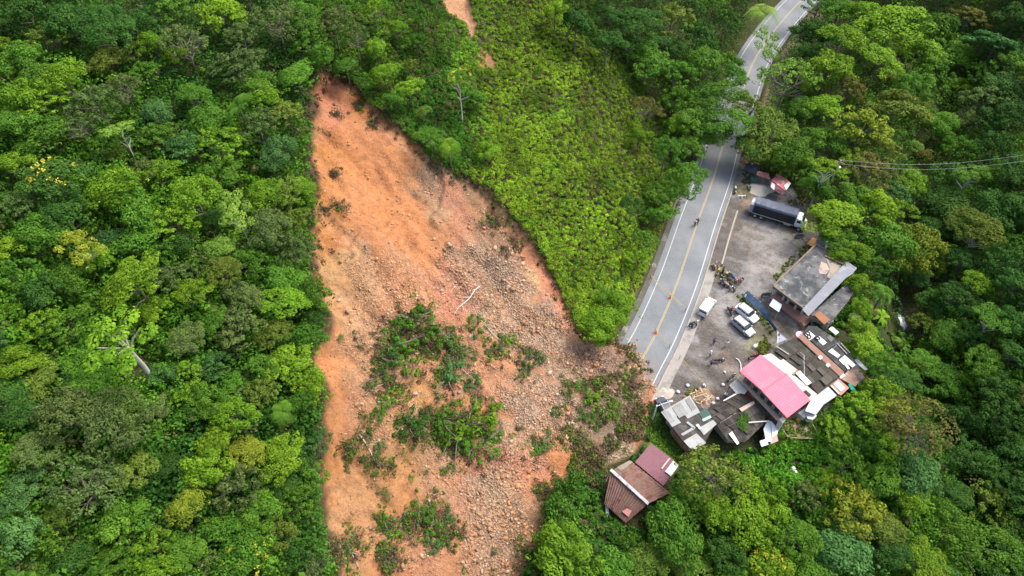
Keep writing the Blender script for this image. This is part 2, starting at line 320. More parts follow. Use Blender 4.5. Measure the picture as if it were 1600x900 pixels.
# ---------------------------------------------------------------- road
RN = np.gradient(ROAD, axis=0); RN /= np.linalg.norm(RN, axis=1)[:, None]; LN = np.stack([-RN[:, 1], RN[:, 0]], -1)
seg = (ROAD[:, 1] > 40)
def strip(o1, o2, z1, z2=None, y0=54, y1=9999, gap=None):
    z2 = z1 if z2 is None else z2; P = []; keep = []
    for i, (p, n) in enumerate(zip(ROAD, LN)):
        P += [(*(p + n * o1), z1), (*(p + n * o2), z2)]; keep.append(y0 <= p[1] <= y1)
    Fq = [(2 * i, 2 * i + 1, 2 * i + 3, 2 * i + 2) for i in range(len(ROAD) - 1) if keep[i] and keep[i + 1] and (gap is None or gap(i))]
    return P, Fq
def strip_box(o1, o2, z0, z1, y0, y1):
    P = []; ids = [i for i in range(len(ROAD)) if y0 <= ROAD[i][1] <= y1]
    for i in ids:
        p, n = ROAD[i], LN[i]; P += [(*(p + n * o1), z0), (*(p + n * o1), z1), (*(p + n * o2), z1), (*(p + n * o2), z0)]
    Fq = []
    for k in range(len(ids) - 1):
        for j in range(4): Fq.append((4 * k + j, 4 * k + 4 + j, 4 * k + 4 + (j + 1) % 4, 4 * k + (j + 1) % 4))
    Fq += [(0, 1, 2, 3), tuple(4 * (len(ids) - 1) + j for j in (3, 2, 1, 0))]
    return P, Fq
def asphalt():
    k = NT('worn_asphalt'); geo = k.n('NewGeometry').outputs['Position']
    a = k.n('TexNoise', Scale=.16, Detail=7, Roughness=.6); k.l(geo, a.inputs['Vector']); b = k.n('TexNoise', Scale=4.5, Detail=4); k.l(geo, b.inputs['Vector'])
    mp = k.n('Mapping'); mp.inputs['Rotation'].default_value = (0, 0, R(-24)); mp.inputs['Scale'].default_value = (.45, .04, 1); k.l(geo, mp.inputs[0])
    s_ = k.n('TexNoise', Scale=1.0, Detail=4); k.l(mp.outputs[0], s_.inputs['Vector'])
    c = k.mix(k.ramp(a.outputs[0], [(.35, 0), (.65, 1)]), (.120, .137, .150), (.182, .198, .210))
    c = k.mix(k.ramp(s_.outputs[0], [(.45, 0), (.66, .45)]), c, (.125, .137, .143)); c = k.mix(k.ramp(b.outputs[0], [(.4, 0), (.8, .5)]), c, (.25, .25, .245))
    mx_, my_ = W(985, 585); vd = k.n('VectorMath', operation='DISTANCE'); k.l(geo, vd.inputs[0]); vd.inputs[1].default_value = (mx_, my_, 0)
    mm = k.n('MapRange'); mm.inputs[1].default_value = 3.0; mm.inputs[2].default_value = 10.0; mm.inputs[3].default_value = .22; mm.inputs[4].default_value = -.25; k.l(vd.outputs['Value'], mm.inputs[0])
    m3 = k.n('TexNoise', Scale=.7, Detail=7, Roughness=.7); k.l(geo, m3.inputs['Vector']); ad = k.n('Math', operation='ADD'); k.l(m3.outputs[0], ad.inputs[0]); k.l(mm.outputs[0], ad.inputs[1])
    c = k.mix(k.ramp(ad.outputs[0], [(.55, 0), (.75, .6)]), c, (.22, .165, .125))      # mud washed out of the slide
    k.l(c, k.b.inputs['Base Color']); k.b.inputs['Roughness'].default_value = .85; k.bump(b.outputs[0], .2, .03); return k.m
def pl(name, P, Fq, mat, label, **kw):
    me = bpy.data.meshes.new(name); me.from_pydata(P, [], Fq); me.materials.append(mat); me.update(); return tag(obj(name, me), label, **kw)
pl('road', *strip(4.35, -4.1, .034), asphalt(), 'grey two-lane mountain road coming down past the landslide', kind='structure')
line_w = M((.52, .54, .55), .6, .25, 2.2, (.33, .34, .34), .35, bump=0, name='white_line_paint')
line_y = M((.44, .34, .13), .6, .25, 2.2, (.30, .29, .25), .45, bump=0, name='yellow_line_paint')
pl('edge_line', *strip(3.36, 3.24, .040), line_w, 'worn white edge line on the uphill side of the road', kind='structure')
pl('edge_line', *strip(-3.24, -3.38, .040), line_w, 'white edge line on the forecourt side of the road', kind='structure')
P1, F1 = strip(.15, .05, .040); P2, F2 = strip(-.05, -.15, .040)
pl('centre_line', P1 + P2, F1 + [tuple(q + len(P1) for q in f) for f in F2], line_y, 'double yellow centre line of the road', kind='structure')
conc = M((.37, .34, .29), .9, .25, .5, (.25, .21, .16), .5, name='old_concrete')
pl('kerb', *strip_box(-4.15, -4.38, -.1, .15, 56, 106), conc, 'low weathered concrete kerb between road and forecourt', kind='structure')
pl('pavement', *strip_box(-4.385, -5.85, -.1, .11, 56, 84), M((.33, .31, .275), .9, .25, .35, (.20, .19, .17), .6), 'cracked concrete pavement slabs beside the road', kind='structure')
pl('drainage_channel', *strip_box(4.4, 5.35, -.1, .055, 60, 104), M((.11, .105, .085), .9, .3, .4, (.25, .23, .20), .35), 'stained concrete drain along the uphill road edge', kind='structure')
pl('pavement', *strip_box(-6.3, -6.6, -.1, .06, 84, 101), conc, 'thin old concrete strip across the top of the dirt forecourt', kind='structure')
# creek in the ravine
cr = plan([(1394, 440), (1398, 462), (1405, 480), (1408, 498), (1412, 520), (1409, 545)])
wv, wf = [], []
crd = dense(cr, .8)
for i, p in enumerate(crd):
    d = crd[min(i + 1, len(crd) - 1)] - crd[max(i - 1, 0)]; d /= np.linalg.norm(d) + 1e-9; w = .6 + .3 * math.sin(i * 1.7)
    for sgn in (-1, 0, 1):
        q = p + np.array([-d[1], d[0]]) * w * sgn; wv.append((q[0], q[1], float(Hat(q[0], q[1])) + .18 + .15 * (sgn == 0) * math.sin(i * 2.3)))
for i in range(len(crd) - 1):
    for j in range(2): a = i * 3 + j; wf.append((a, a + 1, a + 4, a + 3))
k = NT('creek_water'); nz = k.n('TexNoise', Scale=1.6, Detail=5); k.l(k.mix(k.ramp(nz.outputs[0], [(.50, 0), (.60, 1)]), (.03, .045, .04), (.75, .80, .82)), k.b.inputs['Base Color']); k.b.inputs['Roughness'].default_value = .25
pl('creek_water', wv, wf, k.m, 'white water of a small creek in the dark ravine', kind='structure')

# ---------------------------------------------------------------- foliage building blocks
def leaf_mat(name, use_obj):
    k = NT(name); ti = k.n('Attribute', attribute_name='tint')
    if use_obj:
        base = k.n('ObjectInfo').outputs['Color']
    else:
        base = k.n('Attribute', attribute_name='col').outputs['Color']
    hs = k.n('HueSaturation'); k.l(base, hs.inputs['Color'])
    mr = k.n('MapRange'); mr.inputs[3].default_value = .50; mr.inputs[4].default_value = 1.55; k.l(ti.outputs['Fac'], mr.inputs[0]); k.l(mr.outputs[0], hs.inputs['Value'])
    m2 = k.n('MapRange'); m2.inputs[3].default_value = .512; m2.inputs[4].default_value = .482; k.l(ti.outputs['Fac'], m2.inputs[0]); k.l(m2.outputs[0], hs.inputs['Hue'])
    k.l(hs.outputs[0], k.b.inputs['Base Color']); k.b.inputs['Roughness'].default_value = .65; k.b.inputs['Specular IOR Level'].default_value = .10
    tr = k.n('BsdfTranslucent'); k.l(hs.outputs[0], tr.inputs['Color']); mx = k.n('MixShader'); mx.inputs[0].default_value = .33
    out = k.t.nodes['Material Output']; k.l(k.b.outputs[0], mx.inputs[1]); k.l(tr.outputs[0], mx.inputs[2]); k.l(mx.outputs[0], out.inputs[0])
    return k.m
LEAF = leaf_mat('leaves', True); MASS = leaf_mat('undergrowth_leaves', False)
BARK = M((.17, .145, .115), .9, .3, 2.0, name='bark'); BARKW = M((.50, .47, .41), .8, .2, 2.0, name='pale_bark')
TWIG = M((.22, .19, .15), .9, .2, 3.0, name='dry_twigs')
def norm(a): return a / (np.linalg.norm(a, axis=-1, keepdims=True) + 1e-9)
def leafquads(P, N, size, asp=.62, g=rng):
    n = len(P); N = norm(N + g.normal(0, .38, (n, 3))); T = norm(np.cross(N, g.normal(0, 1, (n, 3)))); B = np.cross(N, T)
    s = np.asarray(size).reshape(-1, 1) * g.uniform(.65, 1.35, (n, 1)); a = T * s * .5; b = B * s * .5 * asp; up = N * s * .10
    V = np.stack([P - a, P - b + up, P + a, P + b + up], 1).reshape(-1, 3)
    return V, np.arange(4 * n).reshape(n, 4)
def dirs(n, zmin, g=rng):
    z = g.uniform(zmin, 1, n); a = g.uniform(0, 2 * math.pi, n); r = np.sqrt(1 - z * z)
    return np.stack([r * np.cos(a), r * np.sin(a), z], -1)
def tubes(paths, rings=5):       # paths: list of [(x,y,z,r),...]
    V, F = [], []
    for p in paths:
        p = np.array(p, float); o = len(V)
        for i in range(len(p)):
            d = norm(p[min(i + 1, len(p) - 1), :3] - p[max(i - 1, 0), :3]); ref = np.array([0, 0, 1.]) if abs(d[2]) < .9 else np.array([1., 0, 0])
            a = norm(np.cross(d, ref)); b = np.cross(d, a)
            for k in range(rings):
                t = 2 * math.pi * k / rings; V.append(p[i, :3] + (a * math.cos(t) + b * math.sin(t)) * p[i, 3])
        for i in range(len(p) - 1):
            for k in range(rings): F.append((o + i * rings + k, o + i * rings + (k + 1) % rings, o + (i + 1) * rings + (k + 1) % rings, o + (i + 1) * rings + k))
    return V, F
def tube_mesh(name, paths, mat, rings=5):
    V, F = tubes(paths, rings); return finish_mesh(name, V, F, mat, True)
def crown(kind, seed):
    g = np.random.default_rng(seed); Ps, Ns, Ss, Ts = [], [], [], []
    def clump(c, r, n, size, zmin=-.35, flat=.85, tv=None):
        d = dirs(n, zmin, g); rr = r * g.uniform(.72, 1.08, (n, 1)); P = c + d * rr * np.array([1, 1, flat]); tv = g.uniform(.25, .75) if tv is None else tv
        Ps.append(P); Ns.append(d + np.array([0, 0, .55])); Ss.append(np.full(n, size)); Ts.append(np.clip(tv + g.normal(0, .17, n), 0, 1))
    if kind == 'L':
        K = g.integers(24, 34); lob = g.uniform(.6, 1.15, 7)
        for i in range(K):
            a = 2.399 * i + g.uniform(-.6, .6); rr = math.sqrt((i + .5) / K) * .86 * lob[int(a / 6.283 * 7) % 7]; r = g.choice([.13, .18, .24, .32]) * g.uniform(.85, 1.15)
            clump(np.array([rr * math.cos(a), rr * math.sin(a), (1 - rr * rr) * .38 + g.uniform(-.2, .16)]), r, int(2000 * r * r) + 12, .09, flat=.7)
        for i in range(26):
            a = g.uniform(0, 6.283); rr = g.uniform(.5, 1.12); clump(np.array([rr * math.cos(a), rr * math.sin(a), g.uniform(-.25, .2)]), g.uniform(.06, .14), 16, .085, -.5)
    elif kind == 'F':
        K = g.integers(44, 60); lob = g.uniform(.7, 1.12, 6)
        for i in range(K):
            a = 2.399 * i + g.uniform(-.6, .6); rr = math.sqrt((i + .5) / K) * .92 * lob[int(a / 6.283 * 6) % 6]; r = g.uniform(.09, .22)
            clump(np.array([rr * math.cos(a), rr * math.sin(a), (1 - rr * rr) * .5 + g.uniform(-.08, .08)]), r, int(3300 * r * r), .068, tv=g.uniform(.35, .65))
    elif kind == 'G':               # loose, ragged, many sprays
        for i in range(60):
            a = g.uniform(0, 6.283); rr = g.uniform(0, 1) ** .6 * .95; c = np.array([rr * math.cos(a), rr * math.sin(a), (1 - rr * rr) * .5 + g.uniform(-.25, .15)])
            clump(c, g.uniform(.09, .17), 44, .085, -.6, .5)
    elif kind == 'C':
        for i in range(11):
            a = 2.399 * i + g.uniform(-.3, .3); rr = .15 + .72 * math.sqrt(i / 11); r = g.uniform(.20, .30)
            clump(np.array([rr * math.cos(a), rr * math.sin(a), .22 - rr * .12 + g.uniform(-.06, .10)]), r, int(1500 * r * r), .10, .05, .30, tv=g.uniform(.45, .8))
    elif kind == 'T':
        for i in range(80):
            a = g.uniform(0, 6.283); rr = g.uniform(0, 1) ** .5 * .92; c = np.array([rr * math.cos(a), rr * math.sin(a), (1 - rr * rr) * .55 + g.uniform(-.2, .1)])
            clump(c, g.uniform(.08, .15), 22, .075, -.8, .7)
    P, N, Sz, T = map(np.concatenate, (Ps, Ns, Ss, Ts)); V, F = leafquads(P, N, Sz, g=g)
    return finish_mesh('crown_' + kind, V, F, LEAF, attrs={'tint': ('FLOAT', 'FACE', T)})
def frond_mesh(kind, seed):
    g = np.random.default_rng(seed); V, F, T = [], [], []
    nf = 15 if kind == 'P' else 9
    for i in range(nf):
        a = i * 6.283 / nf + g.uniform(-.2, .2); ln = g.uniform(.85, 1.05); lift = g.uniform(.15, .6); d = np.array([math.cos(a), math.sin(a), 0]); s = np.array([-math.sin(a), math.cos(a), 0]); t_ = g.uniform(.35, .8); N = 12
        if kind == 'P':
            for j in range(1, N * 2):
                t = j / (N * 2); p = d * ln * t + np.array([0, 0, lift * math.sin(t * 2.2) * .8 - .75 * t * t * t]); w = .26 * math.sin(t * 3.0) ** .6 + .02
                for sg in (-1, 1):
                    q = p + s * sg * w + d * .08 + np.array([0, 0, -.06]); o = len(V); V += [p - d * .011, q - d * .004, q + d * .006, p + d * .012]; F.append((o, o + 1, o + 2, o + 3)); T.append(t_)
        else:
            o = len(V)
            for j in range(7):
                t = j / 6; p = d * ln * t + np.array([0, 0, lift * math.sin(t * 2.4) - .35 * t * t]); w = .17 * math.sin(.25 + t * 2.7)
                V += [p + s * w + [0, 0, .03], p, p - s * w + [0, 0, .03]]
            for j in range(6):
                for m_ in range(2): q = o + j * 3 + m_; F.append((q, q + 1, q + 4, q + 3)); T.append(t_ + .1 * m_)
    return finish_mesh('fronds_' + kind, V, F, LEAF, attrs={'tint': ('FLOAT', 'FACE', T)})
CR = {'L': [crown('L', 100 + i) for i in range(8)], 'F': [crown('F', 200 + i) for i in range(5)], 'G': [crown('G', 300 + i) for i in range(6)], 'C': [crown('C', 400 + i) for i in range(4)], 'T': [crown('T', 500 + i) for i in range(4)],
      'P': [frond_mesh('P', 600 + i) for i in range(2)], 'S': [frond_mesh('S', 700 + i) for i in range(2)]}
def trunk(seed, mat, dense_tw=False):
    g = np.random.default_rng(seed); bend = g.normal(0, .05, 2)
    paths = [[(0, 0, -.08, .055), (bend[0] * .4, bend[1] * .4, .3, .042), (bend[0], bend[1], .62, .034), (0, 0, .84, .026)]]
    for i in range(16 if dense_tw else 6):
        a = g.uniform(0, 6.283); z0 = g.uniform(.5, .84); r = g.uniform(.45, .85); mx = (math.cos(a) * r * .45 + g.normal(0, .05), math.sin(a) * r * .45 + g.normal(0, .05))
        paths.append([(bend[0] * .7, bend[1] * .7, z0, .022), (*mx, z0 + .10, .015), (math.cos(a) * r, math.sin(a) * r, z0 + .17, .006)])
        if dense_tw:
            for q in range(4):
                b = a + g.uniform(-.8, .8); rr = r * g.uniform(.35, .6); paths.append([(*mx, z0 + .10, .009), (mx[0] + math.cos(b) * rr, mx[1] + math.sin(b) * rr, z0 + .10 + g.uniform(.04, .2), .004)])
    return tube_mesh('trunk', paths, mat, 5)
TR = {'n': [trunk(i, BARK) for i in range(4)], 'w': [trunk(20 + i, BARKW) for i in range(3)], 't': [trunk(40 + i, TWIG, True) for i in range(3)],
      'p': [tube_mesh('palm_trunk', [[(0, 0, -.05, .032), (.02, 0, .5, .026), (0, 0, 1, .024)]], BARK, 6)]}
# ---------------------------------------------------------------- trees
LC = {'b': (0.128, 0.255, 0.016), 'm': (0.074, 0.188, 0.018), 'd': (0.042, 0.118, 0.018), 'o': (0.112, 0.178, 0.024), 'g': (0.098, 0.158, 0.04), 't': (0.064, 0.17, 0.042), 'y': (0.165, 0.22, 0.02), 'n': (0.13, 0.135, 0.03), 'p': (0.135, 0.25, 0.035)}
LCN = {'b': 'bright green', 'm': 'mid green', 'd': 'dark green', 'o': 'olive green', 'g': 'grey-green', 't': 'bluish green', 'y': 'yellowish', 'n': 'rusty brown', 'p': 'pale green'}
KN = {'L': ('broadleaf_tree', 'lumpy-crowned tree'), 'F': ('round_topped_tree', 'dense round-topped tree'), 'G': ('ragged_tree', 'loose ragged tree'), 'C': ('umbrella_tree', 'umbrella-crowned tree with pale trunk'), 'T': ('bare_branched_tree', 'thin-leaved tree with bare twigs'), 'P': ('palm_tree', 'drooping palm'), 'S': ('banana_plant', 'big-leaved plant')}
TREES = """40 15 35 d L;100 22 38 d L;165 32 38 d F;75 48 28 o G;32 85 30 m L;100 115 34 b F;60 112 26 m L;205 30 30 d L;238 62 26 b L;272 82 24 b L;226 105 24 m G;284 55 34 g T;342 12 34 b L;376 48 28 g G;430 22 30 g T;466 18 28 m L;368 92 34 g G;300 143 27 m F;398 126 26 m L;322 108 12 b S;370 158 26 m P;412 148 24 b L
30 145 34 b L;62 155 30 b G;148 155 36 g G;182 196 25 p C;242 172 24 t L;286 222 30 t G;340 218 34 b G;18 188 32 m L;64 208 32 m L;116 190 28 g T;15 252 26 b L;252 205 26 m G;402 192 34 g G;432 232 28 t L;446 170 26 o G;462 112 26 m L;205 75 20 o G;190 130 24 g T;480 60 24 m G;320 182 26 m L;224 262 24 g G
80 270 44 d L Y;94 330 38 d F;30 318 30 g G;172 288 42 b L;208 322 34 m L;242 262 26 b L;302 300 40 b F;338 268 28 m L;270 340 28 b G;366 325 29 p C;440 298 28 o G;471 290 22 b L;420 352 38 g F;455 385 30 g G;176 368 24 t L;60 358 40 m L;18 382 26 b L;120 382 27 y C;205 372 34 m L;206 432 50 b F;150 402 28 b L;342 385 24 p L;300 455 26 b F;346 418 26 o F;26 430 30 m G;62 452 32 d L;100 436 28 m L;272 380 28 d L;262 425 28 g G;388 408 28 m F;440 430 28 m L;378 462 30 g F;440 470 32 b F;486 460 28 m L;410 300 26 b L;330 340 20 d L;245 395 24 m G;455 340 22 o G
68 548 22 b S;188 532 50 b C;22 560 32 b L;100 502 30 m G;60 500 26 b G;290 528 28 g F;368 502 34 g G;425 522 30 o F;266 612 16 b L;292 612 22 b G;96 640 50 g F;170 655 46 g F;206 655 26 p F;251 676 13 b F;58 592 32 o L;140 598 32 m L;330 568 28 t G;320 622 30 m L;362 642 34 b F;404 608 28 o G;448 565 30 b L;484 598 26 b L;440 640 20 m P;28 640 34 d L;8 610 28 d L;478 520 28 m L;492 492 22 d F;330 500 24 m L;120 560 24 m L;408 570 24 m F;466 625 22 m L;120 590 20 d L
385 702 25 y F;332 692 30 b L;312 732 36 b L;368 752 40 g G;442 712 38 b F;290 785 32 y L;52 700 34 g F;122 752 46 g T;30 762 34 t L;18 832 36 t L;72 842 32 m G;90 800 28 o F;152 745 34 g G;205 735 32 o F;236 765 17 m F;190 806 34 m L;232 850 32 b G;284 860 30 m L;382 872 44 m L Y;430 832 28 o F;238 894 32 b F;112 872 32 d L;160 880 30 m L;322 884 28 g G;462 782 30 m G;482 740 22 m G;460 858 28 d G;492 692 20 t G;300 640 22 m L;440 760 24 d L;400 800 28 m L;340 820 26 m L;262 730 26 d L;10 895 30 d L;60 905 28 m F;486 880 24 g T;416 890 24 m L
555 50 22 g T;520 28 26 g G;500 82 24 m L;718 120 24 m C Y;664 172 13 p F;588 72 18 b L;620 40 18 b L;650 60 16 m L;540 100 18 m L;602 110 20 b L;640 130 20 b L;585 10 20 b G;660 20 16 m G;672 210 20 m F;745 150 16 m L;640 100 14 o G;700 70 14 m G;568 122 15 m G;616 152 16 m L;702 222 18 b P;760 232 15 b L
868 12 22 b L;902 30 28 d L;950 58 28 d L;1000 28 32 d F;1052 20 32 o G;1092 52 30 d G;1012 88 28 m L;1056 108 28 m G;1100 92 28 m L;1128 150 38 m F;1062 150 28 m G;1092 190 28 m L;1012 165 22 n T;1000 210 18 b L;1042 232 28 m F;1070 286 32 m F;1035 300 24 m L;988 318 24 d F;1058 292 20 b F;1010 372 20 m G;1032 340 20 m L;998 400 18 b G;940 500 30 b L;970 480 22 b L;952 462 18 m L;935 520 18 b L;1025 60 22 d L;1080 235 20 m L;1140 100 20 m L;1060 190 20 b L;975 30 22 d G;1105 140 20 d L;1142 192 34 m F;1168 222 24 d L;1150 120 22 m L;1100 212 22 m L;1120 205 22 d L;1140 30 20 d G
1192 18 22 p P;1200 60 24 p C;1275 45 28 d L;1262 80 24 d L;1318 52 44 b F;1300 98 36 b L;1402 28 46 b L;1376 88 38 b F;1462 42 36 m L;1444 70 30 b L;1396 112 17 n F;1520 20 24 n G;1416 86 17 d F;1236 108 40 p T;1330 132 24 n G;1205 200 56 o F;1290 160 26 b L;1352 190 40 y G;1402 162 38 o L;1462 112 34 m G;1502 132 16 b L;1560 62 30 t L;1592 22 26 d L;1542 150 32 g G;1582 132 28 d L;1250 165 24 m L;1245 240 30 m L;1290 215 30 m L;1500 80 26 m L;1590 95 26 m G;1430 135 26 m F;1170 160 28 o G;1345 15 24 b L;1225 250 20 b L;1180 228 24 o L;1270 120 20 b L
1295 258 26 b C;1332 240 18 b C;1380 232 28 o G;1446 240 15 n L;1362 262 30 n G;1426 282 28 b F;1430 226 13 p F;1402 298 26 t G;1308 332 34 b L;1368 318 34 b L;1340 300 26 m L;1405 322 26 b G;1390 372 36 m L;1312 372 22 m L;1342 392 22 b F;1318 396 20 b L;1480 272 30 t L;1522 266 24 o C;1482 312 28 m L;1534 352 38 o F;1572 320 30 d L;1440 385 40 y F;1438 425 24 t L;1530 366 20 p C;1508 400 26 m F;1580 402 28 d G;1500 342 24 d L;1560 225 30 d G;1590 262 26 m L;1500 225 26 m G;1550 190 26 d L;1330 210 24 o G;1470 190 26 m L;1590 180 26 d F;1275 280 24 m L;1290 300 20 m L;1460 350 22 d L;1370 415 24 m G;1440 155 22 o L
1526 440 28 b F;1500 462 32 m F;1468 470 24 m L;1556 492 26 g C;1482 522 30 m L;1442 560 28 m L;1342 440 18 b L;1385 452 20 m P;1378 492 17 b S;1345 512 20 b L;1360 540 20 b L;1384 570 26 m G;1436 570 13 y L;1480 592 26 b F;1410 592 28 d F;1540 560 28 o F;1582 500 28 d L;1560 602 28 d L;1380 610 28 b G;1402 645 28 y G;1438 660 46 n T;1352 640 28 b G;1590 550 26 d F;1520 520 24 d G;1350 480 16 b L;1330 550 16 b L;1412 535 15 m S;1600 440 28 d L
1436 735 34 t L;1540 722 34 m L;1502 652 32 d L;1570 642 38 d G;1506 702 28 d G;1396 702 26 b L;1380 752 28 m L;1424 780 28 b F;1550 780 32 o G;1530 845 50 g F;1450 880 34 b F;1476 800 28 o L;1594 762 30 d G;1586 862 30 d L;1402 862 30 d F;1496 770 24 d L;1600 700 30 d L;1480 905 28 d L;1560 905 30 d L
1118 735 44 o T;1080 772 28 m G;1118 792 34 b L;1170 812 36 b L;1212 765 24 b G;1208 802 28 b L;1250 838 34 m F;1262 770 24 g G;1330 722 30 m G;1290 745 20 b L;1338 792 38 y G;1384 822 30 o L;1324 856 44 t L;1270 885 30 m L;1205 885 38 b L Y;1135 865 32 d F;1052 832 50 m F;1036 808 20 d L;1066 784 20 m L;1075 885 30 p F;1158 662 15 m L;882 860 46 b L;1010 880 38 o F;960 885 28 m L;1362 690 24 m L;1080 730 24 o T;1170 760 24 b G;1310 670 20 b G;835 890 18 m G;1150 900 26 m L;985 845 20 m G;1295 812 22 m L"""
rows = [t.split() for ln in TREES.split('\n') for t in ln.split(';')]
rows = [[float(t[0]), float(t[1]), float(t[2]), t[3], t[4], len(t) > 5] for t in rows]
HCK = {'L': 1.0, 'F': 1.15, 'G': 1.1, 'C': 2.3, 'T': 1.4, 'P': 1.9, 'S': .35}
def crown_r(px, py, rpx):
    r = rpx * 105 / FPX
    for _ in range(3):
        x, y, z = at1(px, py, r * 1.1 + 2); r = rpx * PX(x, y, z + r + 2)[2] / FPX
    return r
def covered(px, py):            # roads, roofs and the scar stay free of filler trees
    x, y, z = at1(px, py, 0); s = polydist(ROAD, np.array([x]), np.array([y])); s = float(s[0][0] * s[1][0])
    return -7 < s < 8
def seedfill(poly, n, pal, kinds, rr, extra=1.0):
    xs_ = [p[0] for p in poly]; ys_ = [p[1] for p in poly]; c = 0
    for _ in range(9000):
        if c >= n: break
        px, py = rnd.uniform(min(xs_), max(xs_)), rnd.uniform(min(ys_), max(ys_)); r = rnd.uniform(*rr)
        if not bool(inpoly(poly, np.array([px]), np.array([py]))[0]): continue
        if any((px - t[0]) ** 2 + (py - t[1]) ** 2 < ((t[2] + r) * .80 * extra) ** 2 for t in rows): continue
        if covered(px, py + r): continue
        rows.append([px, py, r, rnd.choice(pal), rnd.choice(kinds), False]); c += 1
seedfill([(-30, -30), (500, -30), (490, 100), (470, 300), (470, 560), (490, 920), (-30, 930)], 30, 'bmmogdt', 'LLG', (16, 26))
seedfill([(1250, -30), (1640, -30), (1640, 930), (1340, 930), (1380, 640), (1420, 560), (1460, 400), (1300, 250)], 22, 'mddgo', 'LFG', (16, 28))
seedfill([(890, -30), (1205, -30), (1165, 50), (1140, 100), (1115, 135), (1050, 120), (960, 80)], 14, 'dmdm', 'LG', (18, 27), .85)
seedfill([(1280, -30), (1420, -30), (1400, 60), (1240, 120), (1225, 100)], 5, 'mb', 'LG', (18, 26), .8)
seedfill([(1050, 850), (1100, 800), (1330, 790), (1400, 930), (1000, 930)], 10, 'mbmo', 'LG', (14, 22))

def place(c, seen={}):
    n = seen.get(c, 0); seen[c] = n + 1
    return n
def zone(px, py):
    if px < 505:
        col = 'near the left picture edge' if px < 130 else 'deep in the left forest' if px < 260 else 'in the middle of the left forest' if px < 380 else 'close beside the scar'
        ref = 'left of the landslide'
        row = 'above the scar top' if py < 100 else 'level with the scar top' if py < 230 else 'level with the upper scar' if py < 380 else "level with the scar's middle" if py < 540 else 'level with the fallen shrubs' if py < 700 else 'at the foot of the forest'
        return col + ', ' + row
    if px < 860 and py < 300: return 'on the shrubby slope above the scar'
    if px < 1160 and py < 560 and px > 850: return ('on the top end of' if py < 130 else 'on the upper half of' if py < 250 else 'on the lower half of') + ' the green spur beside the road'
    if py < 230: return ('beside the upper road' if px < 1290 else 'in the upper right forest' if px < 1440 else 'in the top right corner forest') + (', along the top' if py < 80 else ', above the stalls')
    if py < 430: return ('behind the truck and forecourt' if px < 1350 else 'across the creek from the concrete house' if px < 1480 else 'by the right picture edge beyond the ravine') + (', upper part' if py < 320 else ', lower part')
    if py < 620: return 'beside the small creek and sheds' if px < 1420 else 'in the forest right of the creek' if px < 1520 else 'by the right picture edge, level with the sheds'
    if px < 930: return 'at the foot of the landslide'
    if px < 1100: return 'below the tile-roofed house'
    return ('below the pink roof' if px < 1300 else 'right of the lower green slope' if px < 1460 else 'in the dark lower right forest') + (', in the upper row' if py < 740 else ', in the middle row' if py < 830 else ', by the bottom picture edge')
trees = []
FLOWER = M((.42, .38, .03), .7, .2, 3, name='yellow_blossom')
tree_pts = []
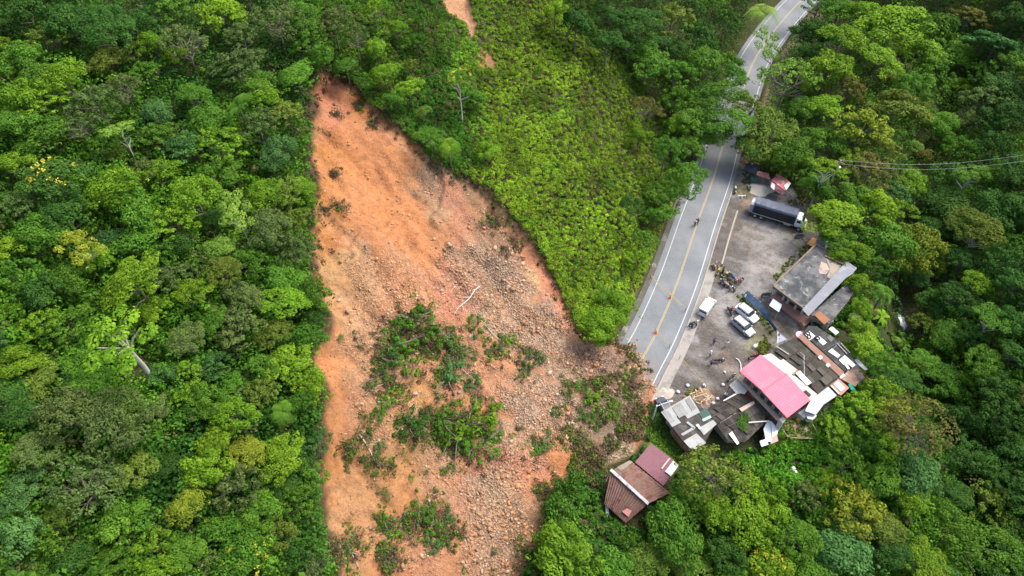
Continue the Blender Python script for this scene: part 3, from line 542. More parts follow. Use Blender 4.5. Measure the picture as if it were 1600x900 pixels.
for i, (px, py, rpx, c, k_, fl_) in enumerate(rows):
    if px > 1455 and py > 240 and i % 4: c = {'m': 'd', 'o': 'm', 'b': 'm', 't': 'd', 'g': 'm'}.get(c, c)  # shade of the ravine side put into the leaves: darker crown colours here
    r = crown_r(px, py, rpx); hk = HCK[k_]; Hc = r * (hk + .35) + (1.2 if rpx > 18 else .3) + rnd.uniform(0, .8)
    if k_ == 'S': Hc = r * 1.0
    if rpx > 50 and k_ == 'F': Hc = r * .85
    if rpx >= 45 and k_ == 'C': Hc = r * 2.6
    x, y, z = at1(px, py, Hc + r * .2); off = (0.0, 0.0)
    if rpx >= 48 and k_ == 'C':        # tall leaning tree whose long pale trunk shows
        x, y, z = at1(243, 602); cx_, cy_ = W(px, py, z + 11); off = (cx_ - x, cy_ - y); Hc = 11 + r * .15
    d_, s_ = polydist(ROAD, np.array([x]), np.array([y])); sr = float(d_[0] * s_[0])
    if -6 < sr < 7.0 and y > 54:       # grows beside the road and leans out over it
        i_ = int(np.argmin((ROAD[:, 0] - x) ** 2 + (ROAD[:, 1] - y) ** 2)); tgt = 7.5 if sr > -1.5 else -6.5; mv = LN[i_] * (tgt - sr); off = (-float(mv[0]), -float(mv[1])); x, y = x - off[0], y - off[1]; z = float(Hat(x, y))
    nm, desc = KN[k_]
    t = thing(nm, '', 'palm' if k_ == 'P' else 'plant' if k_ == 'S' else 'tree', (x, y, z), 0 if off != (0.0, 0.0) else rnd.uniform(0, 6.28), 'trees and tall plants of the hillside forest')
    j = rnd.uniform(.82, 1.18); jr = rnd.uniform(.92, 1.1)
    co = obj('crown', rnd.choice(CR[k_]), t, (off[0], off[1], Hc - r * .15), (rnd.gauss(0, .16), rnd.gauss(0, .16), 0), (r * rnd.uniform(.95, 1.45), r * rnd.uniform(.95, 1.45), r * rnd.uniform(.85, 1.35)))
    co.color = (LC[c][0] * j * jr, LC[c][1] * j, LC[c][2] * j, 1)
    tk = 'p' if k_ in 'PS' else 'w' if k_ == 'C' else 't' if k_ == 'T' else 'n'
    if off != (0.0, 0.0):
        q_ = Vector((off[0], off[1], Hc)); tr_o = obj('trunk', rnd.choice(TR[tk]), t, (0, 0, 0), (0, 0, 0), (r * .8, r * .8, q_.length)) if rpx < 48 else obj('trunk', tube_mesh('trunk', [[(0, 0, 0, .36), (.25, .1, q_.length * .4, .27), (.1, 0, q_.length * .8, .20), (0, 0, q_.length, .12)]] + [[(.1, 0, q_.length * (.72 + .02 * b_), .13), (math.cos(b_) * r * .3, math.sin(b_) * r * .3, q_.length * .88, .09), (math.cos(b_) * r * .6, math.sin(b_) * r * .6, q_.length * .97, .04)] for b_ in range(6)], BARKW, 7), t); tr_o.rotation_euler = q_.to_track_quat('Z', 'Y').to_euler()
    elif k_ != 'S':
        obj('trunk', rnd.choice(TR[tk]), t, (0, 0, 0), (0, 0, 0), ((r, r, Hc + r * .05) if tk != 'p' else (r * 2.6, r * 2.6, Hc - r * .1)))
    else: obj('trunk', TR['p'][0], t, (0, 0, 0), (0, 0, 0), (r * 2, r * 2, Hc * .9))
    if fl_:
        pts = dirs(26, .1) * np.array([.8, .8, .62]); Pq = np.repeat(pts, 9, 0) + rng.normal(0, .045, (26 * 9, 3)); Vq, Fq = leafquads(Pq, np.repeat(dirs(26, .5), 9, 0), .085)
        obj('blossom', finish_mesh('blossom', Vq, Fq, FLOWER), t, (0, 0, Hc - r * .05), (0, 0, 0), (r, r, r * 1.05))
    trees.append((t, px, py, rpx, c, k_, fl_)); tree_pts.append((x, y, r))
# labels: colour + form + place; look-alikes in one place are told apart by size and order
grp = {}
for T_ in trees:
    t, px, py, rpx, c, k_, fl_ = T_
    d = LCN[c] + ' ' + KN[k_][1] + (' with yellow blossom' if fl_ else '')
    grp.setdefault((d, zone(px, py)), []).append(T_)
ORD = ['first', 'second', 'third', 'fourth', 'fifth', 'sixth', 'seventh', 'eighth', 'ninth', 'tenth', 'eleventh', 'twelfth', 'thirteenth', 'fourteenth', 'fifteenth', 'sixteenth']
for (d, zn), L_ in grp.items():
    if len(L_) == 1: L_[0][0]['label'] = d + ' ' + zn; continue
    xs_ = [t[1] for t in L_]; ys_ = [t[2] for t in L_]
    if len(L_) == 2:
        if max(ys_) - min(ys_) > max(xs_) - min(xs_): o_ = ['upper of two', 'lower of two']; L_.sort(key=lambda t: t[2])
        else: o_ = ['left of two', 'right of two']; L_.sort(key=lambda t: t[1])
    else:
        L_.sort(key=lambda t: t[2]); o_ = [('topmost' if q == 0 else 'lowest' if q == len(L_) - 1 else ORD[q] + ' down') for q in range(len(L_))]
    for q, t in enumerate(L_): t[0]['label'] = d + ' ' + zn + ', ' + o_[q]
for t in trees:
    w = t[0]['label'].replace(' with pale trunk', '') if len(t[0]['label'].split()) > 16 else t[0]['label']
    w = w.replace('umbrella-crowned tree with', 'umbrella tree with'); w = w.replace('thin-leaved tree with bare twigs', 'twiggy tree') if len(w.split()) > 16 else w
    w = w.replace(' beside the scar', ' to scar').replace('close to scar', 'close to scar') if len(w.split()) > 16 else w
    w = w.replace('loose ragged tree', 'ragged tree').replace('dense round-topped', 'round-topped') if len(w.split()) > 16 else w
    w = w.replace('in the middle of', 'mid') if len(w.split()) > 16 else w; w = w.replace('the ', '') if len(w.split()) > 16 else w
    t[0]['label'] = w

# ---------------------------------------------------------------- uncountable growth: one object each
def mass(name, label, clumps, leaves, size, zmin=-.1):
    # clumps: arrays x, y, z, radius, colour(3)
    x, y, z, r, col = clumps; n = len(x); d = dirs(n * leaves, zmin); rr = np.repeat(r, leaves)[:, None] * rng.uniform(.55, 1.1, (n * leaves, 1))
    P = np.repeat(np.stack([x, y, z], -1), leaves, 0) + d * rr * np.array([1, 1, .8]); Vq, Fq = leafquads(P, d + [0, 0, .4], size)
    cc = np.repeat(col * rng.uniform(.72, 1.28, (n, 1)), leaves, 0); ca = np.concatenate([cc, np.ones((len(cc), 1))], -1)
    tv = np.clip(np.repeat(rng.uniform(.25, .75, n), leaves) + rng.normal(0, .2, n * leaves), 0, 1)
    tag(obj(name, finish_mesh(name, Vq, Fq, MASS, attrs={'tint': ('FLOAT', 'FACE', tv), 'col': ('FLOAT_COLOR', 'FACE', ca)})), label, kind='stuff')
def sample(poly, n, off=0.0):
    xs_ = [p[0] for p in poly]; ys_ = [p[1] for p in poly]; px = rng.uniform(min(xs_), max(xs_), n * 4); py = rng.uniform(min(ys_), max(ys_), n * 4)
    m = inpoly(poly, px, py); px, py = px[m][:n], py[m][:n]; x, y, z = at(px, py, off); d, s = polydist(ROAD, x, y); s = d * s
    sd = sdpoly(SLIDE, x, y); ld = sdpoly(LOT, x, y); s2 = sdpoly(SL2, x, y)
    return px, py, x, y, z, s, sd, ld, s2
# shrubs of the bright spur
GS = [(520, -40), (900, -40), (960, 60), (1045, 200), (1060, 300), (1075, 330), (1020, 420), (975, 530), (930, 545), (900, 530), (840, 430), (790, 340), (700, 270), (600, 190), (540, 130), (500, 95), (480, 60), (480, -40)]
px, py, x, y, z, s, sd, ld, s2 = sample(GS, 14500)
m = (sd < -.3) & (s > 6.0) & (s2 < -.3) & ~((np.abs(px - 762) < 10) & (np.abs(py - 95) < 14) & (rng.random(len(px)) < .8)); px, py, x, y, z = px[m], py[m], x[m], y[m], z[m]
bright = sstep(640, 800, px + .0 * py) * sstep(-200, -60, 950 + .45 * py - px - 60 + 0 * px) ; bright = sstep(690, 790, px) * sstep(-30, 60, 935 + .42 * py - px) + sstep(240, 330, py) * .8
bright = np.clip(bright + fbm(x * .09, y * .09, 301, 3) * .9, 0, 1)[:, None]
patch = np.clip(fbm(x * .2, y * .2, 305, 3) * 2.2, -1, 1)[:, None]
col = np.array([.052, .165, .014]) * (1 - bright) + np.array([.165, .285, .018]) * bright
col = col * (1 + .30 * patch); rsz = np.where(rng.random(len(x)) < .07, rng.uniform(1.5, 2.3, len(x)), rng.uniform(.7, 1.15, len(x))); col = np.where((rsz > 1.4)[:, None] & (rng.random(len(x))[:, None] < .6), np.array([.045, .140, .016]), col); stk = fbm((x * .75 - y * .65) * .35, (x * .65 + y * .75) * .06, 309, 3)[:, None]; col = col * (1 + .45 * stk); brn = (rng.random(len(x)) < .08)[:, None]; col = np.where(brn, np.array([.11, .085, .035]), col)
mass('shrub_undergrowth', 'bright yellow-green shrubs covering the spur between landslide and road', (x, y, z + .35, rng.uniform(.22, .66, len(x)) * (.75 + .5 * vn(x * .15, y * .15, 307)) * rsz, np.clip(col, .005, 1)), 46, .235)
# forest floor
FF = [(-60, -60), (1660, -60), (1660, 960), (-60, 960)]
px, py, x, y, z, s, sd, ld, s2 = sample(FF, 42000)
gs = inpoly(GS, px, py)
wet = np.exp(-((px - 1420) / 42) ** 2 - ((py - 500) / 60) ** 2)
m = (sd < -.2) & ((s > 6.2) | (s < -6) | (y < 51)) & (ld < -.6) & ~gs & (s2 < 0) & (rng.random(len(px)) > wet * 1.1) & ~((np.hypot((px - 226) / 30, (py - 580) / 26) < 1) & (rng.random(len(px)) < .9)) & ~inpoly([(1008, 650), (1045, 652), (1095, 738), (1062, 745), (1015, 692)], px, py) & ~inpoly([(860, 620), (1000, 560), (1012, 700), (940, 745), (880, 740)], px, py) & ~inpoly([(950, 800), (938, 745), (975, 715), (995, 725), (1015, 690), (1062, 725), (1040, 775), (985, 830)], px, py) & ~inpoly([(1030, 640), (1200, 560), (1330, 520), (1360, 590), (1310, 620), (1270, 690), (1100, 715)], px, py); px, py, x, y, z = px[m], py[m], x[m], y[m], z[m]
pt = np.clip(fbm(x * .06, y * .06, 311, 3) * 1.6 + .4, 0, 1)[:, None]; hue = rng.random(len(x))[:, None]
col = np.array([.036, .118, .016]) * (1 - pt) + np.array([.075, .205, .014]) * pt; col = np.where(hue > .93, np.array([.095, .105, .040]), col); near_h = inpoly([(905, 690), (1000, 600), (1100, 600), (1380, 470), (1420, 640), (1300, 760), (1180, 740), (1085, 860), (900, 870)], px, py); near_h2 = near_h | (np.hypot((px - 226), (py - 586)) < 42); hi = np.where(near_h2, 0.0, 1.0) * np.where(inpoly([(1000, 640), (1420, 640), (1330, 420), (1150, 200), (960, 560)], px, py), .2, 1.0) * rng.uniform(0, 1, len(x)) ** 1.9 * 3.6
gr = (inpoly([(1160, 690), (1300, 660), (1420, 700), (1380, 790), (1190, 790)], px, py) | inpoly([(1310, 440), (1345, 430), (1400, 520), (1400, 620), (1340, 700), (1300, 650), (1350, 600)], px, py))[:, None]
col = np.where(gr, np.array([.060, .190, .014]) * (1 + .3 * pt), col)
mass('undergrowth', 'mixed dark and light undergrowth filling the forest floor', (x, y, z + .4 + hi, rng.uniform(.5, 1.5, len(x)) * np.clip(y / 90, .9, 1.8) * np.where(near_h, .5, 1.0), col), 30, .40)
# the same growth carries on beyond the edges of the photo
px, py, x, y, z, s, sd, ld, s2 = sample([(-330, -230), (1930, -230), (1930, 1120), (-330, 1120)], 17000)
m = ((px < -55) | (px > 1655) | (py < -55) | (py > 955)) & (sd < 0) & ((s > 7) | (s < -6) | (y < 51)); px, py, x, y, z = px[m], py[m], x[m], y[m], z[m]
col = np.array([.034, .100, .014]) + np.array([.04, .09, .0]) * rng.random((len(x), 1)); hi = rng.uniform(0, 1, len(x)) ** 1.4 * 8
mass('outer_undergrowth', 'green growth on the hillsides beyond the forest', (x, y, z + .4 + hi, rng.uniform(1.2, 3.0, len(x)), col), 46, .8)
# short grass beside the tiled house and weeds at the slide toe and lot edges
gp = []
for poly, n, c_, rr, k_ in [([(1008, 650), (1040, 652), (1075, 700), (1090, 740), (1062, 742), (1035, 700), (1015, 692)], 1100, (.095, .20, .020), .15, 1), ([(1180, 545), (1196, 520), (1206, 540), (1192, 556)], 160, (.12, .15, .025), .25, 1),
                        ([(1150, 462), (1160, 458), (1212, 515), (1204, 522)], 200, (.10, .16, .02), .2, 1), ([(1212, 440), (1206, 432), (1262, 378), (1270, 384)], 160, (.13, .16, .02), .22, 1), ([(1112, 416), (1128, 412), (1150, 450), (1140, 458)], 70, (.14, .14, .05), .2, 1),
                        ([(1160, 262), (1176, 270), (1172, 300), (1160, 290)], 120, (.12, .13, .03), .25, 1), ([(1222, 320), (1262, 300), (1275, 330), (1262, 322)], 110, (.10, .14, .03), .3, 1), ([(1070, 618), (1075, 612), (1090, 606), (1095, 614)], 40, (.16, .19, .03), .3, 1),
                        ([(1012, 628), (1040, 655), (1100, 745), (1080, 740), (1020, 668)], 420, (.045, .10, .016), .6, 1), ([(1205, 660), (1290, 640), (1320, 600), (1355, 600), (1330, 700), (1200, 715), (1190, 700)], 700, (.085, .20, .016), .5, 1),
                        ([(985, 525), (960, 540), (1010, 440), (1040, 400), (1046, 408), (1015, 470)], 150, (.11, .13, .03), .35, 1)]:
    px, py, x, y, z, s, sd, ld, s2 = sample(poly, int(n * (.45 if len(poly) == 4 and py is not None else 1))); ok_ = ((s < -3.6) | (s > 6.3)) & ~inpoly([(980, 715), (1017, 688), (1068, 727), (1040, 770)], px, py); x, y, z = x[ok_], y[ok_], z[ok_]; gp.append((x, y, z + .08, np.full(len(x), rr) * rng.uniform(.6, 1.4, len(x)), np.tile(np.array(c_), (len(x), 1)) * (1 + .25 * rng.normal(0, 1, (len(x), 1)))))
mass('grass', 'short grass and weeds around the houses and along the forecourt edges', tuple(np.concatenate([g_[i] for g_ in gp]) for i in range(5)), 16, .26)
# weeds growing through the toe
px, py, x, y, z, s, sd, ld, s2 = sample([(875, 620), (930, 590), (1000, 590), (1010, 660), (990, 700), (940, 700), (950, 760), (940, 830), (850, 800), (880, 760), (900, 700)], 1100)
dn = fbm(x * .22, y * .22, 331, 3); m = dn > .05; x, y, z, dn = x[m], y[m], z[m], dn[m]
col = np.where(rng.random(len(x))[:, None] < .55, np.array([.14, .095, .055]), np.array([.085, .16, .018]) * (1 + .4 * rng.normal(0, 1, (len(x), 1)) * .5))
mass('weeds', 'green and brown weeds mixed through the toe of the landslide', (x, y, z + .2, rng.uniform(.3, .95, len(x)), np.clip(col, .01, 1)), 34, .32)
# dark scrub along the scarp edge
i0 = rng.integers(0, len(SLIDE), 900); tt = rng.random(900)[:, None]; SA = np.array(SLIDE); q = SA[i0] * (1 - tt) + SA[(i0 + 1) % len(SA)] * tt + rng.normal(0, .8, (900, 2))
q = q[(q[:, 1] > 60)]; z = Hat(q[:, 0], q[:, 1]); col = np.where(rng.random(len(q))[:, None] < .55, np.array([.085, .060, .034]), np.array([.06, .11, .02]))
mass('scarp_scrub', 'torn roots and scrub hanging along the edge of the scar', (q[:, 0], q[:, 1], z + .1, rng.uniform(.25, .75, len(q)), col), 26, .26)

# torn brush mixed with the debris
mats = [(640, 500, 40), (600, 550, 36), (660, 545, 40), (710, 530, 34), (600, 600, 40), (660, 660, 55), (720, 665, 55), (740, 700, 40), (700, 590, 34), (780, 545, 26), (830, 565, 34), (590, 660, 34), (660, 810, 44), (700, 830, 34), (610, 820, 26), (545, 850, 30), (850, 690, 34), (900, 610, 30), (590, 720, 34), (600, 870, 34), (940, 640, 50), (980, 600, 36), (960, 690, 40), (905, 680, 34), (860, 770, 34), (830, 850, 30), (545, 700, 20), (770, 880, 26), (530, 880, 30), (520, 860, 20), (528, 178, 14), (585, 195, 12), (512, 215, 9), (530, 322, 13), (522, 272, 11), (560, 165, 9), (772, 345, 26), (800, 385, 24), (690, 255, 16), (505, 330, 10)]
Xs = []
for mx_, my_, mr_ in mats:
    n_ = max(20, int(mr_ * mr_ * .075)); Xs.append(np.stack([rng.normal(mx_, mr_ * .45, n_), rng.normal(my_, mr_ * .40, n_)], -1))
Xs = np.concatenate(Xs); x, y, z = at(Xs[:, 0], Xs[:, 1]); m = (sdpoly(SLIDE, x, y) > 0) & (fbm(x * .4, y * .4, 351, 3) > -.12); x, y, z = x[m], y[m], z[m]
q_ = rng.random(len(x))[:, None] * np.where(PX(x, y, z)[1] < 450, .6, 1.0)[:, None]; col = np.where(q_ < .34, np.array([.125, .088, .052]), np.where(q_ < .48, np.array([.075, .065, .040]), np.where(q_ < .8, np.array([.070, .145, .022]), np.array([.115, .19, .030]))))
mass('torn_brush', 'brown and green torn brush mixed into the landslide debris', (x, y, z + .12, rng.uniform(.25, .8, len(x)), col), 22, .26)
# ---------------------------------------------------------------- rubble
def rubble():
    ico = bmesh.new(); bmesh.ops.create_icosphere(ico, subdivisions=1, radius=1); bv = np.array([v.co[:] for v in ico.verts]); bf = np.array([[v.index for v in f.verts] for f in ico.faces]); ico.free()
    X, Y, Z, RR = [], [], [], []
    ok = (STONE > .2) & (SD > 0); jj, ii = np.nonzero(ok); w = STONE[jj, ii]; w = w / w.sum(); pick = rng.choice(len(jj), 17000, p=w)
    x = GX[jj[pick], ii[pick]] + rng.uniform(-.3, .3, len(pick)); y = GY[jj[pick], ii[pick]] + rng.uniform(-.3, .3, len(pick))
    cl = fbm(x * .35, y * .35, 411, 3); k_ = cl > -.12 + .2 * rng.random(len(x)); x, y = x[k_], y[k_]
    r = (.055 + .038 * (rng.pareto(2.6, len(x)) * 1.6 + .2)) * (.8 + .5 * STONE[jj[pick], ii[pick]][k_]); r = np.minimum(r, .36)
    # strewn thinly over the rest of the scar
    jj, ii = np.nonzero(SD > .8); p2 = rng.integers(0, len(jj), 2600); x = np.concatenate([x, GX[jj[p2], ii[p2]]]); y = np.concatenate([y, GY[jj[p2], ii[p2]]]); r = np.concatenate([r, .06 + .05 * rng.exponential(1, 2600)])
    tq = rng.random(420); ex, ey, ez = at(975 + 40 * tq + rng.normal(0, 7, 420) + 6, 535 + 78 * tq + rng.normal(0, 5, 420)); x = np.concatenate([x, ex]); y = np.concatenate([y, ey]); r = np.concatenate([r, .05 + .06 * rng.exponential(1, 420)])
    z = Hat(x, y) + r * .15; n = len(x); sc = rng.uniform(.5, 1.3, (n, 1, 3)) * r[:, None, None]
    v = bv[None] * (1 + rng.normal(0, .24, (n, len(bv), 1))) * sc; a = rng.uniform(0, 6.28, n); c_, s_ = np.cos(a)[:, None], np.sin(a)[:, None]
    vx = v[..., 0] * c_ - v[..., 1] * s_; vy = v[..., 0] * s_ + v[..., 1] * c_; v = np.stack([vx + x[:, None], vy + y[:, None], v[..., 2] + z[:, None]], -1).reshape(-1, 3)
    f = (bf[None] + (np.arange(n) * len(bv))[:, None, None]).reshape(-1, 3)
    pal = np.array([(.42, .26, .15), (.36, .18, .085), (.46, .34, .23), (.27, .155, .09), (.38, .235, .145), (.31, .215, .15), (.42, .20, .09)]); cc = pal[rng.integers(0, len(pal), n)] * rng.uniform(.7, 1.15, (n, 1))
    ca = np.repeat(np.concatenate([cc, np.ones((n, 1))], -1), len(bf), 0)
    k = NT('rubble_stone'); a_ = k.n('Attribute', attribute_name='col'); k.l(a_.outputs['Color'], k.b.inputs['Base Color']); k.b.inputs['Roughness'].default_value = .95; k.b.inputs['Specular IOR Level'].default_value = .1
    tag(obj('rubble', finish_mesh('rubble', v, f, k.m, attrs={'col': ('FLOAT_COLOR', 'FACE', ca)}, loops=3)), 'brown and beige stones strewn over the landslide debris', kind='stuff')
rubble()

# ---------------------------------------------------------------- uprooted plants and fallen trunks on the scar
FALL = """645 498 32 m;612 540 30 m;640 560 26 b;598 560 24 d;680 520 26 m;705 540 24 g;740 512 20 m;768 545 16 d;800 530 12 b;818 575 18 d;838 555 14 g;700 590 26 t;730 600 20 t;712 555 24 g;585 590 20 g;605 620 16 b;590 640 18 m;640 660 26 d;690 655 30 m;730 665 42 b;755 690 28 m;700 690 20 d;700 730 12 m;590 700 16 g;570 680 14 d;655 800 20 m;670 830 18 m;700 810 15 t;675 850 14 t;600 810 18 m;612 835 14 b;640 745 7 b;540 830 14 m;545 890 14 m;600 870 12 g;850 690 16 g;835 700 12 m;930 625 18 b;915 650 14 m;900 600 12 m;958 640 14 b;870 640 12 d;600 770 10 g;530 525 6 m;540 730 8 g"""
UP = []
def uprooted_mesh(seed):
    g = np.random.default_rng(seed); Ps, Ns = [], []
    for i in range(30):
        a = g.uniform(0, 6.28); rr = g.uniform(0, 1) ** .6; c_ = np.array([math.cos(a) * rr, math.sin(a) * rr * .75, .12 + .3 * (1 - rr) * g.uniform(.2, 1)]); d = dirs(34, -.2, g); Ps.append(c_ + d * g.uniform(.07, .17)); Ns.append(d + [0, 0, .4])
    P = np.concatenate(Ps); V_, F_ = leafquads(P, np.concatenate(Ns), .10, g=g); lv = finish_mesh('leaves', V_, F_, LEAF, attrs={'tint': ('FLOAT', 'FACE', np.clip(g.normal(.5, .25, len(F_)), 0, 1))})
    paths = []
    for i in range(11):
        a = g.uniform(-.9, .9) + (math.pi if i % 3 == 0 else 0); ln = g.uniform(.6, 1.25); paths.append([(0, 0, .08, .022), (math.cos(a) * ln * .5, math.sin(a) * ln * .5, g.uniform(.1, .35), .014), (math.cos(a + .2) * ln, math.sin(a + .2) * ln, g.uniform(.1, .4), .005)])
    return lv, tube_mesh('stems', paths, TWIG, 4)
UP = [uprooted_mesh(900 + i) for i in range(6)]
def fzone(px, py):
    a = 'left' if px < 620 else 'middle' if px < 760 else 'right'
    b = 'upper tangle' if py < 580 else 'central tangle' if py < 720 else 'lower debris'
    if px > 860: return 'on the toe of the landslide'
    return f'in the {b}, scar {a}'
fg = {}
for t in FALL.split(';'):
    px, py, rpx, c = t.split(); px, py, rpx = float(px), float(py), float(rpx); x, y, z = at1(px, py, .4); r = 1.3 * rpx * PX(x, y, z)[2] / FPX
    nm = 'uprooted_bush'; o = thing(nm, '', 'bush', (x, y, z + .05), rnd.uniform(0, 6.28), 'uprooted bushes lying on the landslide'); lv, st = rnd.choice(UP)
    q = obj('leaves', lv, o, (0, 0, 0), (rnd.gauss(0, .15), rnd.gauss(0, .15), 0), (r * 1.1, r * 1.1, r * .9)); j = rnd.uniform(.75, 1.15); q.color = (*[v * j for v in LC[c]], 1)
    obj('stems', st, o, (0, 0, 0), (0, 0, 0), (r * 1.1, r * 1.1, r))
    fg.setdefault((LCN[c], 'large' if rpx > 22 else 'small', fzone(px, py)), []).append((py, o))
for (c, sz, zn), L_ in fg.items():
    L_.sort(key=lambda t: t[0])
    for q, (py, o) in enumerate(L_): o['label'] = f'{sz} {c} uprooted bush {zn}' + ('' if len(L_) == 1 else ', upper one' if q == 0 and len(L_) == 2 else ', lower one' if len(L_) == 2 else f', {ORD[q]} down')
def log(px, py, qx, qy, r, label, br=3, name='fallen_trunk'):
    x0, y0, z0 = at1(px, py, .3); x1, y1, z1 = at1(qx, qy, .3); n = 7; g = np.random.default_rng(int(px)); p = []
    o = thing(name, label, 'fallen tree', (x0, y0, z0 + .2)); d = np.array([x1 - x0, y1 - y0, z1 - z0]); L = np.linalg.norm(d[:2]); s = np.array([-d[1], d[0], 0]) / L
    for i in range(n):
        t = i / (n - 1); q = d * t + s * math.sin(t * 3 + px) * L * .05; q[2] = float(Hat(x0 + q[0], y0 + q[1])) - z0 + .15; p.append((*q, r * (1.1 - .8 * t)))
    obj('stem', tube_mesh('stem', [p], BARKW, 6), o)
    for b in range(br):
        i = 2 + b * (n - 3) // max(br, 1); b0 = np.array(p[i][:3]); dd = d / L * rnd.uniform(.12, .25) * L + s * rnd.choice((-1, 1)) * rnd.uniform(.12, .3) * L; obj('branch', tube_mesh('branch', [[(*b0, r * .5), (*(b0 + dd * .5 + [0, 0, .25]), r * .35), (*(b0 + dd + [0, 0, .2]), r * .12)]], BARKW, 5), o)
log(752, 452, 706, 490, .12, 'pale forked trunk lying above the tangle of fallen bushes', 3)
log(678, 505, 705, 552, .09, 'thin grey trunk running down through the upper bush tangle', 3)
log(628, 520, 650, 500, .07, 'short bare branch at the head of the bush tangle', 2)
log(708, 560, 740, 595, .07, 'slender trunk leading down to the bluish bushes', 2)
log(572, 618, 602, 600, .07, 'thin pale branch at the left side of the tangle', 1)
log(560, 680, 592, 728, .08, 'long leaning stick on the orange clay left of centre', 1)
log(590, 627, 630, 626, .05, 'level thin branch above the central bushes', 1)
log(756, 508, 788, 535, .10, 'dark half-buried trunk on the right of the tangle', 1)
log(545, 850, 560, 890, .08, 'stick among the lowest bushes of the scar', 1)
log(476, 858, 492, 893, .10, 'pale dead branches at the forest edge by the bottom', 3)
# ---------------------------------------------------------------- box / prism helpers
class MB:
    def __init__(s): s.v, s.f = [], []
    def add(s, V, F): o = len(s.v); s.v += [tuple(map(float, p)) for p in V]; s.f += [tuple(i + o for i in f) for f in F]; return s
    def prism(s, top, bot):
        n = len(top); return s.add(list(top) + list(bot), [tuple(range(n)), tuple(range(2 * n - 1, n - 1, -1))] + [(i, i + n, (i + 1) % n + n, (i + 1) % n) for i in range(n)])
    def box(s, c, d, rz=0, taper=1.0, ry=0):
        x, y, z = d[0] / 2, d[1] / 2, d[2] / 2; P = []
        for sz, k_ in ((z, taper), (-z, 1)):
            for a, b in ((-x, -y), (x, -y), (x, y), (-x, y)):
                q = Vector((a * k_, b * k_, sz)); q = Matrix.Rotation(rz, 3, 'Z') @ (Matrix.Rotation(ry, 3, 'Y') @ q); P.append((c[0] + q.x, c[1] + q.y, c[2] + q.z))
        return s.prism(P[:4], P[4:])
    def cyl(s, a, b, r, n=12, r2=None):
        V, F = tubes([[(*a, r), (*b, r if r2 is None else r2)]], n); o = len(s.v); s.add(V, F); s.f += [tuple(o + i for i in range(n)), tuple(o + n + i for i in range(n - 1, -1, -1))]; return s
    def mesh(s, name, mat, bevel=0, smooth=False):
        me = bpy.data.meshes.new(name); me.from_pydata(s.v, [], s.f); bm = bmesh.new(); bm.from_mesh(me); bmesh.ops.recalc_face_normals(bm, faces=bm.faces)
        if bevel: bmesh.ops.bevel(bm, geom=bm.edges[:], offset=bevel, segments=2, affect='EDGES', profile=.5)
        bm.to_mesh(me); bm.free(); me.materials.append(mat); me.update()
        if smooth: me.shade_smooth()
        return me
    def obj(s, name, mat, parent=None, bevel=0, smooth=False, **kw): return obj(name, s.mesh(name, mat, bevel, smooth), parent, **kw)
class Bld:
    def __init__(s, name, label, cat, base, e0, e1, z=0, group=None):
        s.x, s.y = W(*base, z); a = W(*e0, z); b = W(*e1, z); s.a = math.atan2(b[1] - a[1], b[0] - a[0]); s.z = z
        s.o = thing(name, label, cat, (s.x, s.y, z), s.a, group)
    def loc(s, px, py, z):
        x, y = W(px, py, z); dx, dy = x - s.x, y - s.y; c_, s_ = math.cos(-s.a), math.sin(-s.a); return (dx * c_ - dy * s_, dx * s_ + dy * c_, z - s.z)
    def slab(s, name, pix, z, th, mat, parent=None, label=None, inset=0, z0=None):
        P = [s.loc(p[0], p[1], p[2] if len(p) > 2 else z) for p in pix]
        if inset:
            cx = sum(p[0] for p in P) / len(P); cy = sum(p[1] for p in P) / len(P); m_ = sum(math.hypot(p[0] - cx, p[1] - cy) for p in P) / len(P); k_ = 1 - inset / m_
            P = [(cx + (p[0] - cx) * k_, cy + (p[1] - cy) * k_, p[2]) for p in P]
        s.P = P
        bot = [(p[0], p[1], p[2] - th if z0 is None else z0 - s.z) for p in P]; o = MB().prism(P, bot).obj(name, mat, parent or s.o)
        if label: o['label'] = label
        return o
    def sheets(s, A, B_, C_, D, nx, ny, z, fill, cols, seed=1):      # loose roofing sheets laid over a roof
        g = random.Random(seed); P = [Vector((*p, 0)) for p in (A, B_, C_, D)]
        at_ = lambda u, v: (P[0].lerp(P[1], u)).lerp(P[3].lerp(P[2], u), v)
        for i in range(nx):
            for j in range(ny):
                if g.random() > fill: continue
                u0, u1, v0, v1 = i / nx + .002, (i + 1) / nx - .004, j / ny + .004 + g.uniform(0, .02), (j + 1) / ny - g.uniform(0, .03); q = [at_(u0, v0), at_(u1, v0), at_(u1, v1), at_(u0, v1)]; zz = z + .018 * ((i + j) % 3)
                s.slab('roof_sheet', [(p.x, p.y) for p in q], zz, .012, M(g.choice(cols), .9, .35, .7, bump=.2), s.o)
    def win(s, p, q, z0, z1, n, w, glass, frame, out=.04, name='window', start=.12, end=.88):
        A, B_ = (Vector(p), Vector(q)) if len(p) == 3 else (Vector(s.loc(*p, s.z)), Vector(s.loc(*q, s.z))); A.z = B_.z = 0; d = (B_ - A).normalized(); L = (B_ - A).length
        for i in range(n):
            c = A + d * L * (start + (end - start) * ((i + .5) / n)) ; c.z = (z0 + z1) / 2 - s.z; a = math.atan2(d.y, d.x)
            wo = MB().box(c, (w, .12 + out, z1 - z0), a).obj(name, frame, s.o); MB().box(c, (w - .16, .12 + out * 2 + .02, z1 - z0 - .16), a).obj('pane' if name == 'window' else 'leaf_panel', glass, wo)
GLASS = M((.03, .045, .055), .15, .1, 2, name='dark_glass', spec=.6, bump=0)
